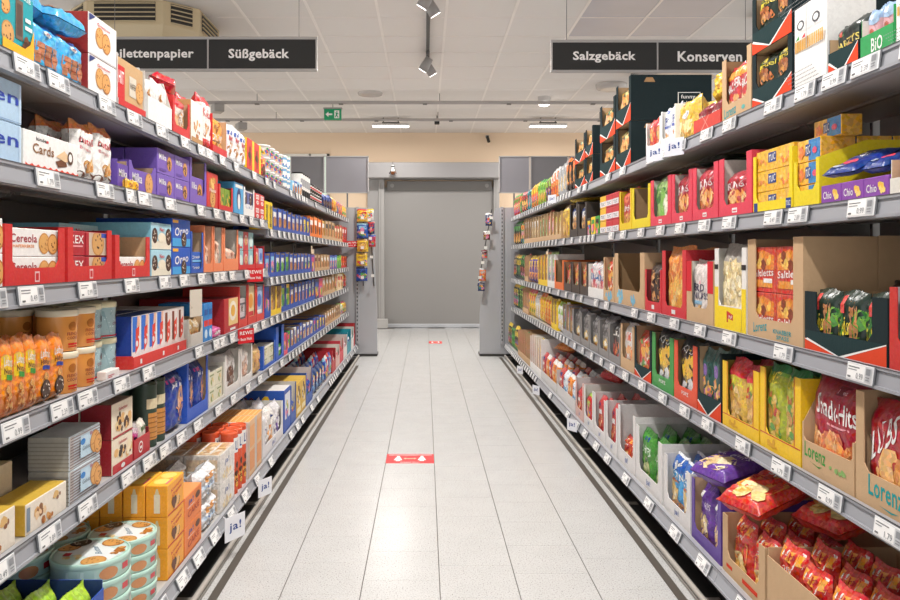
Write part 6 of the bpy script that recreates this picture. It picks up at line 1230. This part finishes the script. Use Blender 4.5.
    T(P, 3, 760, 801, 372, dict(TR('#f0c41c', desc='yellow tray of green-topped peanut puffs', **{k: v for k, v in YL.items() if k != 'inn'}), inn='#8a7a30', art=[('r', .13, .2, .145, 1, '#c8382c'), ('r', .855, .2, .87, 1, '#c8382c')]), 'erdgreen', n=2, k=2, ih=.98)
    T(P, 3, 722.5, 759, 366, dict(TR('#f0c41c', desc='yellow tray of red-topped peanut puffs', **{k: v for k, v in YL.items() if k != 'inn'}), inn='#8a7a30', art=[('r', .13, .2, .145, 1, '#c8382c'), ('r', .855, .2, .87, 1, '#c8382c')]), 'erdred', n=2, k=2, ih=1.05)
    T(P, 3, 697.5, 721.5, 350, fun('dark tray with orange corners, teal bags', strip=.06, lip=.3), 'toon', n=2, k=2, ih=.95)
    T(P, 3, 674, 697, 343, TR('#e2502c', 'kraftd', desc='orange-red tray of black bags', lip=.25, strip=.16, lipart=[('t', 'POPZ', .35, .5, .65, .75, 'white')]), 'blackyellow', n=1, k=2, ih=1.02)
    T(P, 3, 652, 673.5, 335, TR('#3f9a48', 'kraftd', desc='green tray of black bags', lip=.25, strip=.16, lipart=[('t', 'POPZ', .35, .5, .65, .75, 'white')]), 'blackyellow', n=1, k=2, ih=1.0)
    T(P, 3, 634.5, 651.5, 328, fun('dark tray with orange corners, red bags', strip=.1, lip=.25), 'colorful', n=1, k=2, ih=.85)
    T(P, 3, 620.5, 634, 325, TR('kraft', 'kraft', desc='kraft tray of white-orange bags', lip=.25, strip=.12), 'whiteorange', n=1, k=2, ih=.96)
    T(P, 3, 609, 620, 326, TR('#8d8a88', '#8d8a88', desc='grey tray of red and black bags', lip=.22, strip=.08), 'redblack', n=1, k=2, ih=.98)
    for i, (a, b) in enumerate(((599, 608.5), (589.5, 598.5), (581, 589), (573, 580.5))): T(P, 3, a, b, 322 - 4 * i, TR('#8d8a88', '#8d8a88', desc='grey tray of white-black bags', lip=.22, strip=.08), 'whiteblack', n=1, k=2, ih=1.0, tagw=.09)
    far(P, 3, 544, 572.5, 295, 308, 'n.navy.red.nut.t.grey*2 n.navy.white.mix.t.grey n.white.lime.pale*2 n.green.yellow.chip.t.yellow*2 n.orange.yellow.chip*3')
    far(P, 3, 511.5, 544, 283, 294, 'n.yellow.orange.chip*2 n.white.grey.pale*2 n.yellow.pink.mix*3 n.kraft.pink.mix.t.kraft*3 n.black.lime.grn*3 n.darkgreen.yellow.mix*3')
    # bottom shelf
    T(P, 4, 767, 930, 0, TR('kraft', 'kraft', desc='long kraft tray of red crisp bags', lip=.88, strip=0, fh=.88), 'chipsred', n=5, k=3, h=.21, ih=1.18, dp=.4)
    T(P, 4, 722.5, 765, 0, TR('kraft', 'kraft', desc='kraft tray under the sprawling red bags', lip=.3, strip=.13, lipart=[('r', .1, .4, .25, .6, '#d2402a'), ('r', .5, .35, .85, .6, '#d2402a')]), 'chipsred', n=2, k=3, h=.2, ih=1.05, dp=.4)
    T(P, 4, 691.5, 721, 0, TR('#5d3f96', 'kraft', desc='purple tray of purple crisp bags', lip=.2, strip=.1), 'chipsviolet', n=2, k=3, h=.235, ih=.95, dp=.4)
    loose2(P, 4, 2.86, -.07, .495, 'chipsviolet', .2, .085, .23, (-1.35, 0, .3), 'purple crisp bag lying on the purple tray, nearest the aisle')
    loose2(P, 4, 2.80, .19, .49, 'chipsviolet', .2, .085, .21, (-1.3, 0, .2), 'purple crisp bag lying on the purple tray, further back')
    None
    loose2(P, 4, 2.56, -.08, .475, 'chipsred', .2, .085, .28, (-1.3, 0, .35), 'red-orange crisp bag sprawled over the kraft tray, at the front')
    loose2(P, 4, 2.40, .1, .475, 'chipsred', .2, .085, .26, (-1.4, 0, .3), 'red-orange crisp bag sprawled over the kraft tray, at the back')
    T(P, 4, 664, 690.5, 0, TR('#dcdad9', '#cfcdcc', desc='white tray of blue puff bags', **JA), 'cornblue', n=2, k=3, h=.24, ih=1.08, dp=.42)
    T(P, 4, 636, 662, 0, TR('#dcdad9', '#cfcdcc', desc='white tray of green crisp bags', **JA), 'chipsgreen', n=2, k=3, h=.27, ih=1.0, dp=.42)
    T(P, 4, 618, 635.5, 0, TR('#dcdad9', '#cfcdcc', desc='tall white tray, mostly empty', **JA), 'chipsred', n=2, k=1, h=.3, ih=.5, dp=.42, d=.12)
    T(P, 4, 606, 617.5, 0, TR('#dcdad9', '#cfcdcc', desc='white tray of red-white nut bags', **JA), 'nutred', n=2, k=3, h=.27, ih=.98, dp=.42)
    T(P, 4, 594, 605.5, 0, TR('#dcdad9', '#cfcdcc', desc='white tray of red-white nut bags', **JA), 'nutred', n=2, k=3, h=.26, ih=1.02, dp=.42)
    T(P, 4, 584, 593.5, 0, TR('#dcdad9', '#cfcdcc', desc='white tray of green and red nuts', **JA), ['nutred', G('n', 'red', 'lime', 'mix')], n=2, k=2, h=.26, ih=.85, dp=.42)
    T(P, 4, 575.5, 583.5, 0, TR('#d6b0a8', '#cfcdcc', desc='pinkish white tray of nut bags', **JA), 'nutred', n=2, k=2, h=.26, ih=.8, dp=.42)
    T(P, 4, 557, 575, 0, TR('#cfcdcc', '#cfcdcc', desc='pale low tray of jumbled nut bags', lip=.5, strip=.0, fh=.5), ['bluewhitenut', 'orangenut', 'bluewhitenut', 'nutred'], n=4, k=3, h=.19, ih=1.25, dp=.42)
    loose2(P, 4, 5.1, .1, .50, 'nutred', .22, .08, .2, (-1.2, 0, .4), 'red nut bag tossed on top of the jumbled nut bags')
    T(P, 4, 541, 556.5, 0, TR('#cfcdcc', '#cfcdcc', desc='pale low tray of orange nut bags', lip=.4, strip=.0, fh=.4), ['orangenut', 'orangenut', 'nutred', 'orangenut', 'nutred'], n=5, k=3, h=.2, ih=1.25, dp=.42)
    loose2(P, 4, 6.6, .06, .51, 'orangenut', .26, .08, .24, (-1.2, 0, .4), 'orange nut bag tossed on top at the far end')
    far(P, 4, 518, 541, 330, 340, 'n.orange.yellow.chip.t.white*3 n.red.orange.red.t.white*2 n.pink.green.mix.t.kraft*3 n.red.pink.mix.t.kraft*4', k=1)
    far(P, 4, 507.5, 518, 322, 326, 'n.black.yellow.mix*3 n.green.black.grn*3 n.darkgreen.yellow.mix*3')
biscuit_rack()
snack_rack()
build_racks()

# ------------------------------------------------------------------ bags on the end panels
def hung(side, x, y0, y1, w, key, label, yy=9.80, rot=0):
    X = (x - VX) * yy / F; z0, z1 = EYE + (VY - y1) * yy / F, EYE + (VY - y0) * yy / F
    o = assemble(item_parts(key, w, .05, z1 - z0, 1), DES[key]['name'], (X, yy - .06, z0), (0, 0, rot)); o['category'] = DES[key]['cat']; o['label'] = label; o['group'] = 'bags hung on the end panels'
Y9 = 9.80
for (x, a, b, key, lb) in ((363, 209, 222, G('g', 'yellow', 'red', 'mix'), 'yellow sweets bag hung topmost on the biscuit rack end panel'), (363, 223, 238.5, G('g', 'blue', 'lightblue', 'mix'), 'blue sweets bag hung second from top on the biscuit end panel'),
                           (363, 239.5, 252, G('g', 'yellow', 'gold', 'nut'), 'yellow sweets bag hung third from top on the biscuit end panel'), (362, 253, 266, G('g', 'yellow', 'gold', 'mix'), 'yellow sweets bag hung fourth from top on the biscuit end panel'), (362, 267, 281, G('g', 'blue', 'navy', 'mix'), 'blue sweets bag hung lowest on the biscuit rack end panel')):
    hung('L', x, a, b, .145, key, lb)
for (x, a, b, key, lb) in ((370.5, 209, 220, G('g', 'white', 'yellow', 'mix'), 'small white sweets bag high on the biscuit end panel edge'), (371.5, 222, 234, G('g', 'navy', 'red', 'mix'), 'small navy sweets bag on the biscuit end panel edge'),
                           (372.5, 235, 247, G('g', 'red', 'blue', 'mix'), 'small red sweets bag on the biscuit end panel edge'), (488.5, 213, 226, G('g', 'navy', 'white', 'mix'), 'navy and white bag topmost on the snack rack end panel'),
                           (486.5, 231, 240, G('g', 'maroon', 'white', 'mix'), 'maroon bag second from top on the snack rack end panel'), (484, 250, 259, G('g', 'grey', 'maroon', 'mix'), 'grey and maroon bag third from top on the snack end panel'), (482.5, 268, 281, G('g', 'orange', 'silver', 'mix'), 'orange and silver bag fourth on the snack rack end panel'), (481, 281, 291, G('g', 'navy', 'grey', 'mix'), 'navy bag lowest on the snack rack end panel')):
    hung('L', x, a, b, .085, key, lb)
for x, n, lb in ((363, 5, 'thin hook strip carrying five bags on the biscuit end panel'), (371.5, 4, 'thin hook strip with small tags at the biscuit panel edge'), (485, 5, 'slanted thin hook strip on the snack rack end panel')):
    mb = MB(); X = (x - VX) * Y9 / F
    sl = -.09 if x == 485 else .03 if x == 371.5 else 0
    mb.tube((X - sl, 9.838, 1.88), (X + sl, 9.838, .9), .006, 'dark', 6)
    for k in range(n):
        q = (k + .5) / n; xx = X - sl + 2 * sl * q; zz = 1.86 - .94 * q
        mb.tube((xx, 9.838, zz), (xx, 9.70, zz + .01), .003, 'dark', 6); mb.box(xx - .02, 9.697, zz - .02, xx + .02, 9.700, zz + .015, 'white')
    tag(link('hook_strip', mb.mesh('hook_strip', M_METAL)), lb, 'hook strip')

# ------------------------------------------------------------------ price flags sticking out from the rails
def flag(side, x, y, text, bg, fg, w, h, label, rot=.35, out=.035, tilt=0.0):
    Wd = SIDE[side]['W'] + off_of(side, 4 if side == 'R' and y > 340 else 5 if side == 'L' and y > 400 else 0) - out
    s = abs(Wd * F / (x - VX)); z = EYE + (VY - y) * s / F
    X = SIDE[side]['sx'] * Wd
    r = link('price_flag', None, loc=(X, s, z), rot=(0, tilt, SIDE[side]['rz'] + rot * (-1 if side == 'L' else 1))); tag(r, label, 'flag', 'price flags on the rails')
    mb = MB(); mb.box(-w / 2, -.001, -h / 2, w / 2, .001, h / 2, bg)
    draw(mb, lambda u, v, l: (-w / 2 + w * u, -.0012 - .0002 * l, -h / 2 + h * v), w / h, [('t', t, a, c, b, d, fg) for t, a, c, b, d in text])
    link('card', mb.mesh('card', M_PAPER), parent=r)
    mb = MB(); mb.tube((0, .002, 0), (0, out - .010, h * .3), .0025, 'silver', 6); link('clip', mb.mesh('clip', M_PLAST), parent=r)
JT = [('ja!', .2, .3, .8, .75)]
flag('R', 674, 147, JT, '#dfe2ea', '#1c3f8a', .11, .075, 'white flag with blue ja! nearest the fish crackers', rot=.5)
flag('R', 655, 153, JT, '#dfe2ea', '#1c3f8a', .11, .075, 'white flag with blue ja! below the red peanut bags', rot=.5)
flag('R', 552, 199, JT, '#dfe2ea', '#1c3f8a', .11, .07, 'tiny white ja! flag far along the top snack shelf', rot=.5)
flag('R', 572, 425, JT, '#e6e8ee', '#1c3f8a', .10, .08, 'white ja! flag beside the red nut trays near the floor', rot=.5, out=.06)
flag('R', 536, 390, JT, '#e6e8ee', '#1c3f8a', .10, .08, 'white ja! flag in mid aisle low on the snack rack', rot=.5, out=.06)
flag('R', 520, 370, JT, '#e6e8ee', '#1c3f8a', .10, .08, 'white ja! flag furthest away low on the snack rack', rot=.5, out=.06)
flag('L', 235, 527, JT, '#e6e8ee', '#1c3f8a', .12, .10, 'large white ja! flag beside the orange cake boxes', rot=.5, out=.075)
flag('L', 265, 487, JT, '#e6e8ee', '#1c3f8a', .10, .085, 'white ja! flag below the orange-red canisters', rot=.5, out=.075)
RW = [('REWE', .1, .6, .9, .85), ('Beste Wahl', .15, .2, .85, .4)]
flag('L', 196, 303, [('.', .1, .3, .15, .4)], '#d5cdbf', '#8a7a60', .11, .11, 'beige card hanging over the pale tray of biscuit bags', rot=.15)
flag('L', 255, 275, RW, '#d0202a', 'white', .13, .075, 'red flag on the third biscuit shelf below the red trays', rot=.5)
flag('L', 246, 336, RW, '#d0202a', 'white', .12, .075, 'red flag on the fourth biscuit shelf below the red trays', rot=.5)
flag('L', 353, 244, RW, '#d0202a', 'white', .30, .075, 'small red flag at the far end of the biscuit rack', rot=1.0, out=.06)

# ------------------------------------------------------------------ labels: one for each thing, from what it is and where it stands
NTH = ['first', 'second', 'third', 'fourth', 'fifth', 'sixth', 'seventh', 'eighth', 'ninth', 'tenth', 'eleventh', 'twelfth', 'thirteenth', 'fourteenth', 'fifteenth', 'sixteenth']
def plural(d):
    w = d.split(',')[0]
    return w + ('es' if w.endswith(('box', 's')) else 's')
by = {}
for r in REC:
    if r.get('fixed'):
        r['o']['label'] = r['fixed']; r['o']['group'] = 'loose packs lying across the %s' % RACKN[r['side']]; continue
    by.setdefault((r['side'], r['lv'], r['desc']), []).append(r)
for (side, lv, desc), rs in by.items():
    base = desc
    where = '%s %s' % (RACKN[side], shelfname(side, lv))
    fronts = sorted({round(r['s'], 3) for r in rs})
    for r in rs:
        o = r['o']; extra = ''
        n = len(fronts); k = fronts.index(round(r['s'], 3))
        if n > 1: extra = ', nearest' if k == 0 else ', farthest' if k == n - 1 else ', %s along' % NTH[min(k, 15)]
        m = r['st'][1]
        if m > 1 and r['o'].name.split('.')[0] != 'display_tray': extra += ', ' + ('bottom' if r['st'][0] == 0 else 'top' if r['st'][0] == m - 1 else 'middle' if m == 3 else '%s up' % NTH[r['st'][0]]) + ' of stack'
        if r.get('note'): extra += ', ' + r['note']
        if r['row'] > 0: extra += ', %s row' % NTH[r['row']]
        elif any(q['row'] > 0 for q in rs): extra += ', front row'
        while len((base + ' ' + where + extra).split()) > 16: extra = extra.rsplit(',', 1)[0]
        o['label'] = '%s, %s%s' % (base, where, extra)
        if len(rs) > 1: o['group'] = '%s, %s' % (plural(desc), where)
        if r['o'].type == 'EMPTY' and 0: pass
